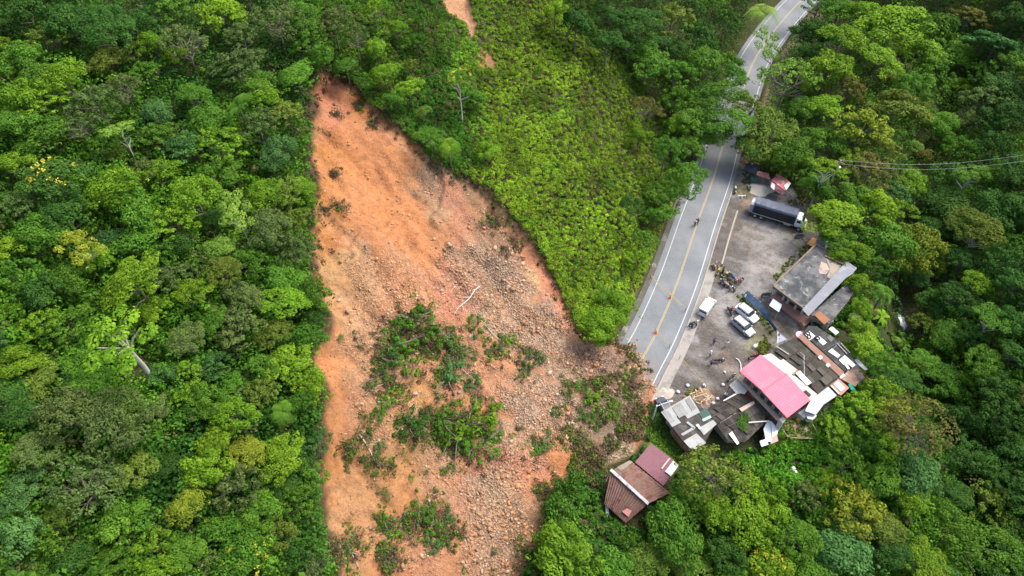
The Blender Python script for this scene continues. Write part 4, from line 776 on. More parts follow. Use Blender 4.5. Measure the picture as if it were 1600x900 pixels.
BRICK = M((.30, .155, .095), .9, .25, 1.5, (.40, .30, .24), .35, name='brick'); PLAST = M((.45, .42, .37), .9, .2, .6, (.25, .22, .19), .5, name='plaster'); WOOD = M((.34, .20, .11), .85, .3, 2.5, name='wood')
STEEL = M((.42, .43, .45), .5, .1, 3, name='galvanised', metal=.3); BLACK = M((.02, .02, .022), .6, .1, 3, name='black'); WHITE = M((.66, .67, .67), .5, .06, 1.5, bump=0, name='white'); RUBBER = M((.022, .022, .022), .9, .1, 6, name='rubber')
DARKROOF = M((.066, .058, .046), .95, .45, .5, (.11, .105, .09), .42, wave=2.2, name='weathered_roof_sheet')

def stained():
    k = NT('blotched_concrete'); tc = k.n('TexCoord').outputs['Object']
    a = k.n('TexNoise', Scale=.35, Detail=9, Roughness=.72); k.l(tc, a.inputs['Vector']); b = k.n('TexNoise', Scale=.55, Detail=8, Roughness=.7, Distortion=1.2); k.l(tc, b.inputs['Vector']); c_ = k.n('TexNoise', Scale=3.0, Detail=5); k.l(tc, c_.inputs['Vector'])
    mp = k.n('Mapping'); mp.inputs['Location'].default_value = (9, 4, 2); k.l(tc, mp.inputs[0]); k.l(mp.outputs[0], b.inputs['Vector'])
    c = k.mix(k.ramp(a.outputs[0], [(.42, 0), (.56, 1)]), (.045, .050, .055), (.135, .137, .135)); c = k.mix(k.ramp(b.outputs[0], [(.56, 0), (.64, .85)]), c, (.30, .305, .29)); c = k.mix(k.ramp(c_.outputs[0], [(.45, 0), (.7, .5)]), c, (.07, .07, .068))
    k.l(c, k.b.inputs['Base Color']); k.b.inputs['Roughness'].default_value = .9; k.bump(c_.outputs[0], .3, .05); return k.m
# concrete house
h = Bld('concrete_house', 'concrete house with stained flat roof and grey metal strip roof beside the forecourt', 'house', (1240, 470), (1208, 447), (1256, 483))
roofm = M((.155, .155, .15), .95, .55, .28, (.070, .076, .080), .62, name='stained_concrete')
Cn = [(1208, 447), (1275, 382), (1326, 411), (1258, 484)]
wl = h.slab('wall', [(1220, 436), (1275, 384), (1324, 413), (1268, 472)], 3.6, 0, M((.30, .27, .24), .9, .2, .6, (.18, .16, .14), .5), inset=.25, z0=-2.5); CW = h.P
rf = h.slab('roof', Cn, 4.0, .38, stained())
for a, b in ((Cn[0], Cn[1]), (Cn[0], Cn[3]), (Cn[1], Cn[2])):
    A, B_ = Vector(h.loc(*a, 4.0)), Vector(h.loc(*b, 4.0)); m_ = (A + B_) / 2; d = B_ - A; MB().box((m_.x, m_.y, 4.07), (d.length - .1, .26, .20), math.atan2(d.y, d.x)).obj('parapet', M((.22, .17, .12), .9, .3, 1, name='parapet'), rf)
for pts, col_, nm in [([(1283, 409), (1292, 412), (1296, 421), (1291, 428), (1281, 427), (1279, 421)], (.55, .36, .29), 'roof_patch'), ([(1291, 404), (1300, 410), (1318, 417), (1300, 437), (1292, 432), (1297, 421)], (.36, .31, .23), 'roof_patch')]:
    h.slab(nm, pts, 4.012, .01, M(col_, .95, .3, .8, (.2, .19, .18), .5), rf)
for k_ in range(4):
    t = k_ / 3; h.slab('rafter', [(1290 + 3.5 * k_ - 1, 400 - .2 * k_ - 2 * t), (1292 + 3.5 * k_ - 1, 398.5 - 2 * t), (1323 + 1.2 * k_, 413.5 - 1 - k_ * .9 + 1), (1321 + 1.2 * k_, 415 - k_ * .9)][:4], 4.22 + .03 * k_, .12, WOOD)
h.slab('strip_roof', [(1253.5, 483.5, 4.55), (1323, 408, 4.55), (1339, 418.5, 4.25), (1332, 428, 4.25), (1322, 434, 4.25), (1263, 494, 4.25)], 4.5, .08, M((.20, .215, .24), .6, .12, .5, (.27, .28, .29), .3, wave=1.6, name='grey_metal_sheet'))
h.slab('annexe_wall', [(1266, 492), (1326, 440), (1334, 456), (1326, 470), (1296, 506)], 2.4, 0, PLAST, inset=.4, z0=-5)
h.slab('annexe_roof', [(1266, 492), (1326, 440), (1334, 456), (1326, 470), (1296, 506)], 2.6, .2, stained())
h.slab('terrace', [(1204, 466), (1212, 458), (1268, 500), (1257, 510)], .35, .4, M((.46, .225, .17), .85, .15, .8, (.30, .24, .20), .3, name='terrace_tile'))
h.slab('rear_terrace', [(1257, 509.5), (1252, 503), (1272, 484), (1280, 488)], .9, 1.2, M((.44, .25, .18), .85, .15, .8))
h.slab('porch_roof', [(1272, 492, 3.0), (1280, 486, 3.0), (1297, 499, 2.6), (1288, 507, 2.6)], 2.8, .1, M((.33, .15, .075), .8, .2, .8, wave=3.0, name='rust_sheet'))
for p in ((1209.5, 461), (1222, 470), (1229, 475.5), (1241, 484), (1251, 492)): A = h.loc(*p, 0); MB().box((A[0], A[1], 1.85), (.38, .38, 3.5)).obj('column', M((.55, .54, .50), .8, .1, 2), h.o)
h.win(CW[0], CW[3], 1.2, 2.7, 4, 1.2, GLASS, M((.40, .41, .42), .7, .1, 2), out=.05, start=.03, end=.97)
h.win(CW[0], CW[3], .35, 2.5, 1, .95, WOOD, BRICK, name='door', start=.44, end=.56)
aw = Bld('awning', 'small white awning on posts in front of the concrete house terrace', 'awning', (1212, 490), (1202, 477), (1216, 487))
aw.slab('cover', [(1202, 477, 2.2), (1208, 466.5, 2.6), (1222, 476, 2.6), (1217, 487.5, 2.2)], 2.4, .07, M((.60, .68, .74), .5, .08, 1, name='pale_sheet'))
for p in ((1203, 477), (1216, 486.5), (1209, 468), (1221, 476)): A = aw.loc(*p, 2.1); MB().cyl((A[0], A[1], 0), (A[0], A[1], 2.2), .05, 8).obj('post', STEEL, aw.o)
bt = Bld('lean_to', 'small dark blue lean-to roof with pale edges at the top corner of the concrete house', 'shed', (1284, 392), (1274, 382), (1292, 388))
bt.slab('roof', [(1275, 374, 3.0), (1289, 376, 3.0), (1288, 388, 2.7), (1276, 383, 2.7)], 2.8, .07, M((.10, .13, .20), .6, .15, 1, wave=2)); bt.slab('side_panel', [(1289.6, 375), (1294, 376), (1294, 386), (1289, 388)], 2.9, .07, M((.48, .55, .66), .6, .1, 1)); bt.slab('wall', [(1277, 379), (1290, 382), (1289, 390), (1276, 386)], 2.6, 0, PLAST, inset=.3, z0=-1)
st = Bld('timber_stack', 'stack of orange sawn timber leaning by the top corner of the concrete house', 'timber', (1266, 381), (1262, 385), (1274, 372))
for k_ in range(5): st.slab('plank', [(1261 + k_ * 1.6, 381 + k_ * .8), (1263 + k_ * 1.6, 382 + k_ * .8), (1272 + k_ * 1.5, 372 + k_ * .6), (1270 + k_ * 1.5, 371 + k_ * .6)], .35 + .07 * (k_ % 2), .12, M((.52, .27, .10), .8, .2, 2))

# pink-roofed house
h = Bld('pink_roofed_house', 'long brick house with bright pink corrugated metal roof', 'house', (1205, 640), (1157, 581), (1229, 652))
PINK = M((.78, .145, .215), .55, .12, .35, (.68, .17, .22), .45, wave=.9, name='pink_metal_sheet')
Cp = [(1157, 581), (1189, 554), (1228, 584), (1192, 611)]; Cq = [(1191.5, 611.5), (1229, 583), (1266, 625), (1229.5, 653)]
h.slab('wall', [(1157, 581), (1189, 554), (1266, 625), (1229, 652)], 5.3, 0, BRICK, inset=.9, z0=-1.5); PW_ = h.P
r1 = h.slab('roof', [(1156.5, 581, 5.5), (1160, 575.5, 5.65), (1189, 554, 5.8), (1228, 584, 6.0), (1192, 611.5, 5.7)], 5.6, .09, PINK); r2 = h.slab('roof', [(1191.3, 611.5, 5.86), (1228.6, 582.6, 6.15), (1266, 625, 5.85), (1230, 653, 5.55)], 5.6, .09, PINK)
h.slab('ridge_cap', [(1190.5, 611, 5.92), (1227.8, 583, 6.21), (1230, 584.3, 6.21), (1193, 612.4, 5.92)], 5.7, .05, M((.74, .10, .16), .5, .05, 1), r2)
h.slab('ledge', [(1151, 590), (1156, 585), (1226, 657), (1220, 663)], 3.4, .12, M((.46, .38, .30), .9, .2, 1)); h.win(PW_[0], PW_[3], 3.7, 4.9, 5, 1.1, GLASS, PLAST, start=.04, end=.96)
h.slab('side_wall', [(1218, 655), (1223, 651), (1228, 655), (1223, 661)], 4.6, 0, M((.50, .47, .42), .9, .15, 1), z0=-1)
# neighbouring beige flat roof
h = Bld('beige_roofed_house', 'low house with stepped beige flat roof between pink roof and dark roofs', 'house', (1235, 600), (1195, 558), (1276, 616))
BE = [(1190, 556), (1205, 552), (1219.5, 563), (1224, 561), (1245, 577), (1239, 585), (1277, 616), (1266, 626), (1229, 586)]
h.slab('wall', BE, 3.8, 0, PLAST, inset=.8, z0=-1); h.slab('roof', BE, 4.0, .2, M((.52, .49, .41), .85, .10, .5, (.43, .40, .34), .4, name='beige_roof'))
h.slab('roof_sheet', [(1243, 583), (1250, 579), (1268, 598), (1261, 602.5)], 4.14, .05, WHITE); h.slab('roof_opening', [(1255, 612), (1259, 609), (1268, 617), (1264, 621)], 4.05, .04, DARKROOF)
h.slab('beam', [(1238, 584), (1240.5, 586), (1248, 579), (1246, 577)], 4.15, .14, WOOD)
# large dark roofs
h = Bld('dark_roofed_house', 'long house with weathered dark brown sheet roofs right of the pink roof', 'house', (1265, 575), (1208, 548), (1297, 600))
h.slab('wall', [(1209, 548), (1253, 525), (1319, 583), (1279, 613)], 3.3, 0, PLAST, inset=1.2, z0=-3)
h.slab('roof', [(1208, 549, 3.3), (1218, 539, 3.4), (1245, 526.5, 3.6), (1275, 554.5, 3.6), (1247, 577, 3.5), (1224, 560.5, 3.35), (1219, 562, 3.3)], 3.5, .08, DARKROOF)
h.slab('roof', [(1247.5, 578, 3.7), (1275.5, 555.5, 3.8), (1313, 588, 3.6), (1278, 615.5, 3.4)], 3.5, .08, M((.080, .070, .052), .95, .4, .4, (.045, .04, .033), .5, wave=2.2))
h.slab('ridge_cap', [(1246, 577, 3.88), (1247.6, 578.4, 3.88), (1277, 556, 3.95), (1275.4, 554.6, 3.95)], 3.9, .06, M((.05, .045, .04), .9, .2, 1))
h.slab('corridor_roof', [(1247, 527, 3.9), (1254, 523, 3.9), (1319, 581, 3.75), (1312, 588, 3.75)], 3.8, .07, M((.30, .155, .115), .85, .22, .8, (.22, .17, .14), .45, wave=2))
for p in ((1281, 558), (1293, 570)): h.slab('skylight', [(p[0] - 3, p[1]), (p[0] + 1, p[1] - 3.5), (p[0] + 5, p[1] + .5), (p[0] + 1, p[1] + 4)], 3.99, .05, M((.55, .56, .55), .6, .1, 1))
h.slab('roof_sheet', [(1212, 541, 3.85), (1213, 540, 3.85), (1233, 553, 3.8), (1232, 554, 3.8)], 3.8, .05, M((.30, .30, .29), .6, .1, 1))
DK = [(.075, .068, .052), (.050, .045, .036), (.10, .092, .075), (.062, .060, .048)]
h.sheets((1211, 548), (1243, 528), (1273, 554), (1247, 575), 6, 2, 3.66, .6, DK, 3); h.sheets((1249, 578), (1275, 557.5), (1310, 588), (1279, 613), 5, 3, 3.84, .6, DK, 4)
# black roof row with white sheets
h = Bld('black_roofed_row', 'low black-roofed row covered with loose white sheets and old tyres', 'house', (1300, 560), (1256, 520), (1313, 583))
RF = [(1254.5, 520.5), (1263, 509), (1276, 510), (1311, 533), (1328, 552), (1336, 565), (1320, 580)]
h.slab('wall', RF, 3.1, 0, PLAST, inset=.8, z0=-4); h.slab('roof', RF, 3.3, .12, M((.050, .055, .052), .85, .4, .7, (.10, .10, .095), .4, wave=1.8, name='black_sheet'))
for q in ([(1258, 522), (1264.5, 517), (1274, 525), (1265, 532)], [(1275, 529), (1280, 525), (1292, 535), (1286, 539.5)], [(1294, 549), (1300, 544.5), (1313, 555), (1309, 559)], [(1311, 562.5), (1320, 555), (1337, 570), (1332, 574), (1323, 567), (1318, 570)], [(1318, 568), (1322, 566.5), (1328, 575.5), (1325, 577)]):
    h.slab('roof_sheet', q, 3.42, .06, WHITE)
for q in ([(1292, 527), (1297, 523), (1304, 529), (1298, 534)], [(1300, 545), (1312, 535), (1313, 536), (1301, 546)]): h.slab('roof_patch', q, 3.38, .05, M((.13, .14, .13), .8, .2, 1))
for p in ((1313, 536, 1328, 552), (1308, 537, 1323, 553), (1285, 548, 1312, 534)): h.slab('batten', [(p[0], p[1]), (p[0] + 1, p[1] - .8), (p[2] + 1, p[3] - .8), (p[2], p[3])], 3.5, .1, M((.30, .29, .27), .8, .2, 1))
def torus_mesh(R_, r_, mat, n=18, m_=7):
    V = [((R_ + r_ * math.cos(b)) * math.cos(a), (R_ + r_ * math.cos(b)) * math.sin(a), r_ * math.sin(b)) for a in [i * 2 * math.pi / n for i in range(n)] for b in [j * 2 * math.pi / m_ for j in range(m_)]]
    F = [(i * m_ + j, ((i + 1) % n) * m_ + j, ((i + 1) % n) * m_ + (j + 1) % m_, i * m_ + (j + 1) % m_) for i in range(n) for j in range(m_)]
    return finish_mesh('old_tyre', V, F, mat, True)
ty = torus_mesh(.30, .085, RUBBER)
for p, l in (((1262.5, 520.5), 'old tyre on the top white roof sheet, upper one'), ((1264.5, 526), 'old tyre on the top white roof sheet, lower one'), ((1278, 528.5), 'old tyre at the end of the second white roof sheet')):
    x, y = W(*p, 3.5); tag(obj('old_tyre', ty, None, (x, y, 3.505)), l, 'tyre', 'old tyres weighing down the roof sheets')
def box_thing(name, label, cat, pix, z, th, mat, **kw):
    b = Bld(name, label, cat, pix[0], pix[0], pix[1], z - th); b.slab('panel' if th < .3 else 'casing', pix, z, th, mat); return b
fz = Bld('chest_freezer', 'white chest freezer standing behind the concrete house', 'freezer', (1303, 520), (1295, 513), (1306, 523)); fz.slab('casing', [(1295, 514), (1300, 510), (1311, 519), (1306, 523)], .9, .9, WHITE); fz.slab('lid', [(1294.8, 514), (1300, 509.8), (1311.2, 519), (1306, 523.2)], .97, .065, M((.60, .66, .68), .5, .05, 1))
def drum(px, py, label, col, R_=.55, H=1.2, z=0.0):
    x, y = W(px, py, z); o = thing('water_drum', label, 'water drum', (x, y, z), 0, 'drums behind the concrete house'); MB().cyl((0, 0, 0), (0, 0, H), R_, 18).obj('tank', M(col, .6, .1, 2), o); MB().cyl((0, 0, H + .003), (0, 0, H + .07), R_ * .72, 16).obj('lid', M([c * .4 for c in col], .6, .1, 2), o)
drum(1284, 511, 'pale grey water drum beside the rust porch roof', (.35, .37, .38)); drum(1293, 507, 'grey-blue water drum nearest the annexe', (.28, .31, .34)); drum(1271, 510, 'low grey drum behind the terrace corner', (.25, .25, .24), .6, .7)
# right-hand sheds
h = Bld('zinc_shed', 'patched brown zinc shed at the edge of the ravine', 'shed', (1332, 592), (1314, 592), (1336, 603))
h.slab('wall', [(1314, 592), (1323, 578), (1338, 568), (1350, 590), (1336, 604)], 2.3, 0, WOOD, inset=.6, z0=-6)
h.slab('roof', [(1314, 592, 2.6), (1325, 578, 2.8), (1338, 588, 2.6), (1343, 597, 2.4), (1336, 604, 2.4)], 2.6, .06, M((.34, .22, .16), .8, .25, .9, (.40, .36, .34), .4, wave=2)); h.slab('roof', [(1325.5, 577.5, 2.8), (1338, 567, 2.8), (1351, 590, 2.4), (1343, 597, 2.4), (1337, 587.5, 2.6)], 2.6, .05, M((.22, .155, .15), .8, .25, .9, (.33, .25, .22), .4, wave=2))
h.slab('pale_sheet', [(1329, 555, 2.8), (1336, 556, 2.8), (1356, 577, 2.4), (1352, 579, 2.4), (1341, 570, 2.6)], 2.7, .05, M((.52, .58, .64), .6, .12, .8, wave=2)); h.slab('pale_sheet', [(1311, 589, 2.95), (1318, 583, 2.95), (1321, 587, 2.9), (1314, 592, 2.9)], 2.9, .05, M((.50, .53, .56), .6, .1, 1))
tp = Bld('teal_tarpaulin', 'small teal tarpaulin hanging off the brown zinc shed', 'tarpaulin', (1331, 609), (1326, 600), (1333, 612)); tp.slab('cloth', [(1325.5, 601, 2.5), (1329, 598, 2.6), (1337, 609, 2.0), (1333, 613, 1.9), (1329, 608, 2.3)], 2.4, .05, M((.01, .30, .21), .6, .15, 2)); tp.slab('post', [(1331, 609), (1332, 608), (1333, 609), (1332, 610)], 2.0, 0, WOOD, z0=-5)
h = Bld('striped_roof_shed', 'shed with red and pale striped sheet roof left of the brown zinc shed', 'shed', (1312, 606), (1296, 602), (1312, 618))
SR = [(1296, 602), (1310, 591), (1327, 606), (1314, 618)]; h.slab('wall', SR, 2.5, 0, BRICK, inset=.5, z0=-5); h.slab('roof', SR, 2.8, .07, M((.48, .24, .19), .8, .15, 1, wave=2)); h.slab('roof_sheet', [(1302, 600), (1309, 594), (1321, 606), (1314, 612)], 2.87, .04, M((.55, .58, .58), .6, .12, .6, wave=2)); h.slab('roof_sheet', [(1297.5, 602.5), (1299.5, 601), (1312, 614.5), (1310.5, 616)], 2.87, .04, M((.62, .50, .46), .6, .1, 1))
h = Bld('blue_grey_lean_to', 'pale blue-grey sheet lean-to below the dark roofs and pink roof', 'shed', (1285, 620), (1268, 626), (1295, 604))
LT = [(1266, 626), (1294, 604), (1308, 618), (1287, 632), (1274, 648), (1260, 640)]; h.slab('wall', LT, 2.2, 0, BRICK, inset=.8, z0=-3); h.slab('roof', [(1266, 625.5, 3.1), (1294, 604, 3.1), (1308, 618, 2.6), (1287, 632, 2.6), (1275, 648, 2.5), (1258, 642, 2.9)], 2.8, .06, M((.46, .53, .64), .6, .10, .4, (.58, .62, .68), .4, wave=1.8))
h = Bld('white_tarpaulin_heap', 'crumpled white sheets heaped at the lower corner of the pink-roofed house', 'sheeting', (1264, 650), (1250, 645), (1270, 660))
for q, z in (([(1247, 645), (1262, 634), (1272, 641), (1266, 652), (1255, 652)], 1.6), ([(1256, 640), (1270, 634), (1276, 650), (1270, 656), (1262, 654)], 1.85)): h.slab('sheet', [(a, b, z + .25 * math.sin(a * 1.3 + b)) for a, b in q], z, .9, M((.60, .62, .64), .7, .12, .9, (.45, .46, .48), .4))
pt = Bld('brick_patio', 'reddish brick rubble patio behind the pink-roofed house', 'patio', (1248, 668), (1228, 662), (1262, 660)); pt.slab('paving', [(1224, 664), (1236, 655), (1258, 648), (1272, 658), (1277, 682), (1256, 685), (1238, 681)], .12, 1.6, M((.36, .215, .16), .95, .35, 1.5, (.46, .38, .30), .45))
for p in ((1243, 654), (1247, 652)): x, y = W(*p, .3)
x, y = W(1247, 657, .2); o = thing('yellow_container', 'yellow plastic container on the brick patio', 'container', (x, y, .12)); MB().box((0, 0, .35), (.8, .6, .7), .6, .85).obj('tub', M((.65, .42, .03), .5, .1, 2), o, bevel=.05); MB().box((0, 0, .73), (.62, .46, .05), .6).obj('lid', M((.4, .25, .03), .5, .1, 2), o)
fence_m = M((.48, .40, .30), .9, .2, 2); fn = thing('low_fence', 'low pale fence along the outer edge of the brick patio', 'fence', (*W(1262, 680), 0))
fo = Vector(fn.location); pf = [(1224, 672), (1230, 682), (1240, 684), (1258, 685), (1277, 685), (1275, 672), (1268, 660)]
for a, b in zip(pf, pf[1:]):
    A, B_ = Vector((*W(*a, .4), .4)) - fo, Vector((*W(*b, .4), .4)) - fo; MB().cyl(A, B_, .07, 6).obj('rail', fence_m, fn); MB().cyl((A.x, A.y, -1.6), (A.x, A.y, .55), .07, 6).obj('post', fence_m, fn)

# left complex: white sheets over dark roofs
h = Bld('white_roofed_house', 'low house with patchwork of pale grey and dark sheet roofs nearest the landslide', 'house', (1075, 665), (1033, 644), (1078, 618))
FULL = [(1034, 645), (1078, 618.5), (1100, 640), (1118, 662), (1102, 690), (1083, 702), (1068, 690), (1050, 667)]
h.slab('wall', FULL, 2.5, 0, PLAST, inset=.8, z0=-2); h.slab('roof', FULL, 2.75, .1, M((.070, .062, .055), .95, .4, .8, (.13, .125, .12), .4, wave=2.0))
WS = M((.33, .34, .325), .8, .10, .5, (.36, .37, .36), .42, wave=1.5, name='fibre_cement_sheet')
for q in ([(1033, 644), (1078, 617.5), (1094, 644), (1075, 654), (1067, 645), (1057, 651), (1064, 660.5), (1050.5, 667)], [(1092, 668.5), (1114, 656), (1120, 662.5), (1100, 680)], [(1068, 689), (1088, 677), (1098, 686), (1103, 692), (1088, 702), (1078, 700)], [(1064, 678), (1083, 667), (1086, 670), (1067, 681)], [(1072, 660), (1075, 658), (1087, 668), (1084, 670)]):
    h.slab('roof_sheet', q, 2.88, .07, WS)
h.sheets((1036, 644), (1077, 620), (1088, 638), (1048, 662), 6, 1, 2.92, .5, [(.28, .285, .27), (.37, .375, .36), (.24, .24, .225)], 7); h.slab('skylight', [(1097, 655), (1110, 649), (1112, 652), (1099, 658.5)], 2.9, .06, M((.36, .60, .48), .6, .1, 1)); h.slab('roof_sheet', [(1091, 645), (1104, 638), (1111, 648), (1098, 655)], 2.86, .06, M((.06, .12, .095), .8, .25, 1, wave=2)); h.slab('skylight', [(1087, 664), (1091, 662), (1096, 669), (1093, 671)], 2.95, .06, M((.42, .55, .48), .6, .1, 1))
h.slab('edge_wall', [(1049, 669), (1051.5, 667), (1070, 690), (1085, 706), (1083, 708), (1068, 693)], 1.9, 0, BRICK, z0=-2)
h = Bld('brown_roofed_house', 'sagging dark brown sheet-roofed house between pale roofs and pink roof', 'house', (1150, 660), (1100, 645), (1165, 690))
J1 = [(1100, 645), (1112, 633), (1150, 614), (1178, 626), (1119.5, 663)]; J2 = [(1120, 664.5), (1178, 628), (1199, 642), (1192, 664), (1164, 691), (1138, 690)]
DR2 = M((.050, .044, .038), .95, .5, .6, (.10, .09, .078), .40, wave=2.0)
h.slab('wall', [(1102, 646), (1150, 616), (1197, 643), (1164, 688), (1138, 688)], 2.4, 0, PLAST, inset=1.0, z0=-2); h.slab('roof', [(*p, 2.7 + .1 * (i in (2, 3))) for i, p in enumerate(J1)], 2.7, .09, DR2); h.slab('roof', [(*p, 2.95 - .3 * (i in (4, 5))) for i, p in enumerate(J2)], 2.7, .09, DR2)
h.slab('roof_sheet', [(1139, 678, 3.0), (1144, 674, 3.0), (1155, 692, 2.8), (1152, 695, 2.8)], 2.9, .06, WHITE)
DK2 = [(.045, .040, .035), (.065, .055, .045), (.090, .080, .070), (.035, .032, .03)]
h.sheets((1103, 645), (1150, 616), (1175, 627), (1121, 661), 8, 2, 2.83, .65, DK2, 5); h.sheets((1123, 666), (1177, 630), (1190, 660), (1160, 686), 7, 2, 2.99, .6, DK2, 6)
for p in ((1112, 652, 1136, 640), (1120, 640, 1140, 628), (1130, 670, 1160, 656)): h.slab('batten', [(p[0], p[1]), (p[0] + 1, p[1] - 1), (p[2] + 1, p[3] - 1), (p[2], p[3])], 3.08, .12, M((.16, .15, .13), .9, .3, 1))
h.slab('gutter_pipe', [(1131, 627), (1130, 625.5), (1149, 614.5), (1151, 616)], 3.1, .12, M((.55, .53, .50), .7, .1, 1)); h.slab('gutter_pipe', [(1170, 661), (1170, 659), (1199, 657), (1199, 658.5)], 3.2, .12, M((.50, .48, .44), .7, .1, 1))
h = Bld('beige_canopy', 'small beige canopy roof touching the left corner of the pink-roofed house', 'canopy', (1155, 612), (1140, 601), (1151, 615)); h.slab('roof', [(1139.5, 601.5), (1156, 589), (1170, 605), (1162, 614), (1151, 615.5)], 2.9, .08, M((.50, .49, .43), .8, .14, .7, (.38, .37, .33), .4)); h.slab('roof_sheet', [(1152, 613), (1160, 603), (1170, 608), (1163, 616)], 2.96, .05, M((.44, .44, .40), .8, .1, 1))
for p in ((1141, 602), (1151, 614), (1156, 591)): A = h.loc(*p, 2.8); MB().cyl((A[0], A[1], 0), (A[0], A[1], 2.83), .07, 8).obj('post', WOOD, h.o)
pp = Bld('plank_pile', 'pile of pinkish planks lying on the sagging brown roof', 'planks', (1165, 636), (1155, 640), (1178, 627), 2.9)
for k_ in range(4): pp.slab('plank', [(1155 + k_ * .9, 638.5 + k_), (1157 + k_ * .9, 640.5 + k_), (1179 + k_ * .3, 628 + k_), (1177 + k_ * .3, 626.5 + k_)], 3.05 + .06 * (k_ % 3), .07, M((.45, .27, .23), .8, .25, 2) if k_ % 2 else M((.50, .44, .36), .8, .2, 2))
h = Bld('white_sheet_shed', 'shed of crumpled white sheets beside the lower corner of the pink-roofed house', 'shed', (1205, 685), (1189, 690), (1215, 680))
h.slab('wall', [(1194, 668), (1202, 657), (1216, 671), (1214, 688), (1190, 696)], 2.0, 0, BRICK, inset=.6, z0=-2)
for q, z, m_ in (([(1193, 670), (1200, 656), (1206, 659), (1206, 690), (1197, 690)], 2.3, M((.56, .64, .68), .6, .12, 1)), ([(1205, 657.5), (1216.5, 671), (1214.5, 678), (1207, 684)], 2.45, M((.66, .68, .70), .6, .1, 1)), ([(1205, 684), (1214, 678), (1216, 689), (1204, 694)], 2.2, M((.45, .31, .28), .8, .2, 1)), ([(1187, 689), (1196, 686), (1201, 694.5), (1190, 698)], 2.4, M((.58, .64, .74), .6, .1, 1))):
    h.slab('roof_sheet', q, z, .06, m_)

# tiled house with maroon annexe (below the road)
def tile_mat():
    k = NT('clay_tiles'); tc = k.n('TexCoord').outputs['Object']; v = k.n('TexVoronoi', Scale=2.4); k.l(tc, v.inputs['Vector']); nz = k.n('TexNoise', Scale=.8, Detail=6); k.l(tc, nz.inputs['Vector']); sp = k.n('SeparateColor'); k.l(v.outputs['Color'], sp.inputs[0])
    c = k.mix(sp.outputs[0], (.105, .048, .038), (.21, .115, .095)); c = k.mix(k.ramp(nz.outputs[0], [(.45, 0), (.62, .75)]), c, (.17, .12, .09)); k.l(c, k.b.inputs['Base Color']); k.b.inputs['Roughness'].default_value = .9; return k.m
TILE = tile_mat()
h = Bld('tile_roofed_house', 'old house with ribbed red clay tile roof and white ridge', 'house', (985, 790), (955, 735), (1013, 787), -2)
ZR, ZE = 2.9, 1.3
def tiled(nm, a, b, c_, d_, ze):     # a-b ridge, d-c eaves
    A, B_, Cc, D = [Vector(h.loc(*p, z)) for p, z in ((a, ZR), (b, ZR), (c_, ze), (d_, ze))]; n = int((B_ - A).length / .42); V, F = [], []
    for i in range(n * 4 + 1):
        t = i / (n * 4); zz = .085 * math.cos(i * math.pi / 2)
        for j in range(2):
            p = (A.lerp(B_, t)).lerp(D.lerp(Cc, t), j); V.append((p.x, p.y, p.z + zz))
    m = len(V)
    V += [(p[0], p[1], p[2] - .16) for p in V]
    for i in range(n * 4):
        F.append((2 * i, 2 * i + 1, 2 * i + 3, 2 * i + 2)); F.append((m + 2 * i, m + 2 * i + 2, m + 2 * i + 3, m + 2 * i + 1)); F.append((2 * i + 1, m + 2 * i + 1, m + 2 * i + 3, 2 * i + 3))
    return MB().add(V, F).obj(nm, TILE, h.o)
ra = tiled('roof_slope', (955, 735), (1013, 787), (1047, 770), (987, 721), ZE); rb = tiled('roof_slope', (955, 735), (1013, 787), (978, 817), (944, 787), ZE)
h.slab('wall', [(948, 745), (962, 735), (985, 724), (1042, 768), (1012, 788), (978, 812), (946, 784)], 1.2, 0, M((.50, .46, .40), .9, .2, .8, (.30, .25, .2), .4), inset=.7, z0=-4.5)
h.slab('ridge', [(952.5, 735, ZR + .24), (956, 732, ZR + .24), (1014.5, 785, ZR + .24), (1012, 789, ZR + .24)], 3, .18, M((.42, .43, .44), .7, .2, 1.2, (.22, .20, .20), .45)); h.slab('gable_slab', [(947, 750, 2.2), (955, 735, 2.8), (953, 738, 2.9), (946, 756, 2.0)], 2.5, .1, M((.28, .24, .23), .9, .2, 1)); h.slab('corner_slab', [(964, 730, 2.4), (984, 719, 1.6), (989, 722, 1.6), (970, 736, 2.5)], 2.5, .1, M((.25, .22, .17), .9, .3, 1))
h.slab('roof_patch', [(972, 799, 1.95), (980, 794, 2.2), (987, 798, 2.1), (982, 808, 1.75)], 2, .06, M((.46, .20, .18), .8, .15, 1))
h.win((944, 792), (978, 822), -.9, .3, 2, 1.0, GLASS, WOOD)
MAR = M((.20, .085, .105), .65, .10, .5, (.165, .07, .085), .45, wave=1.2, name='maroon_sheet')
h.slab('annexe_wall', [(996, 721), (1017, 696), (1056, 728), (1037, 755)], .9, 0, M((.50, .46, .40), .9, .2, .8), inset=.6, z0=-4); h.slab('annexe_roof', [(992, 722, 1.5), (1017, 693, 1.5), (1053, 719, 1.2), (1047, 744, 1.2), (1036.5, 759, 1.2)], 1.3, .07, MAR); h.slab('annexe_panel', [(1039, 736.5), (1052, 720), (1060.5, 727), (1048.5, 744)], 1.42, .06, M((.60, .60, .60), .7, .1, 1)); h.slab('skylight', [(1033, 731.5), (1045.5, 715.5), (1047, 716.5), (1034.8, 733)], 1.44, .06, M((.58, .44, .42), .7, .1, 1))
h.slab('lower_porch', [(946, 789), (950, 787), (952, 806), (947, 809)], .4, .1, M((.55, .57, .58), .7, .1, 1)); h.slab('lower_porch', [(968, 817), (973, 814), (979, 822), (973, 826)], .3, .1, M((.38, .14, .13), .8, .15, 1))

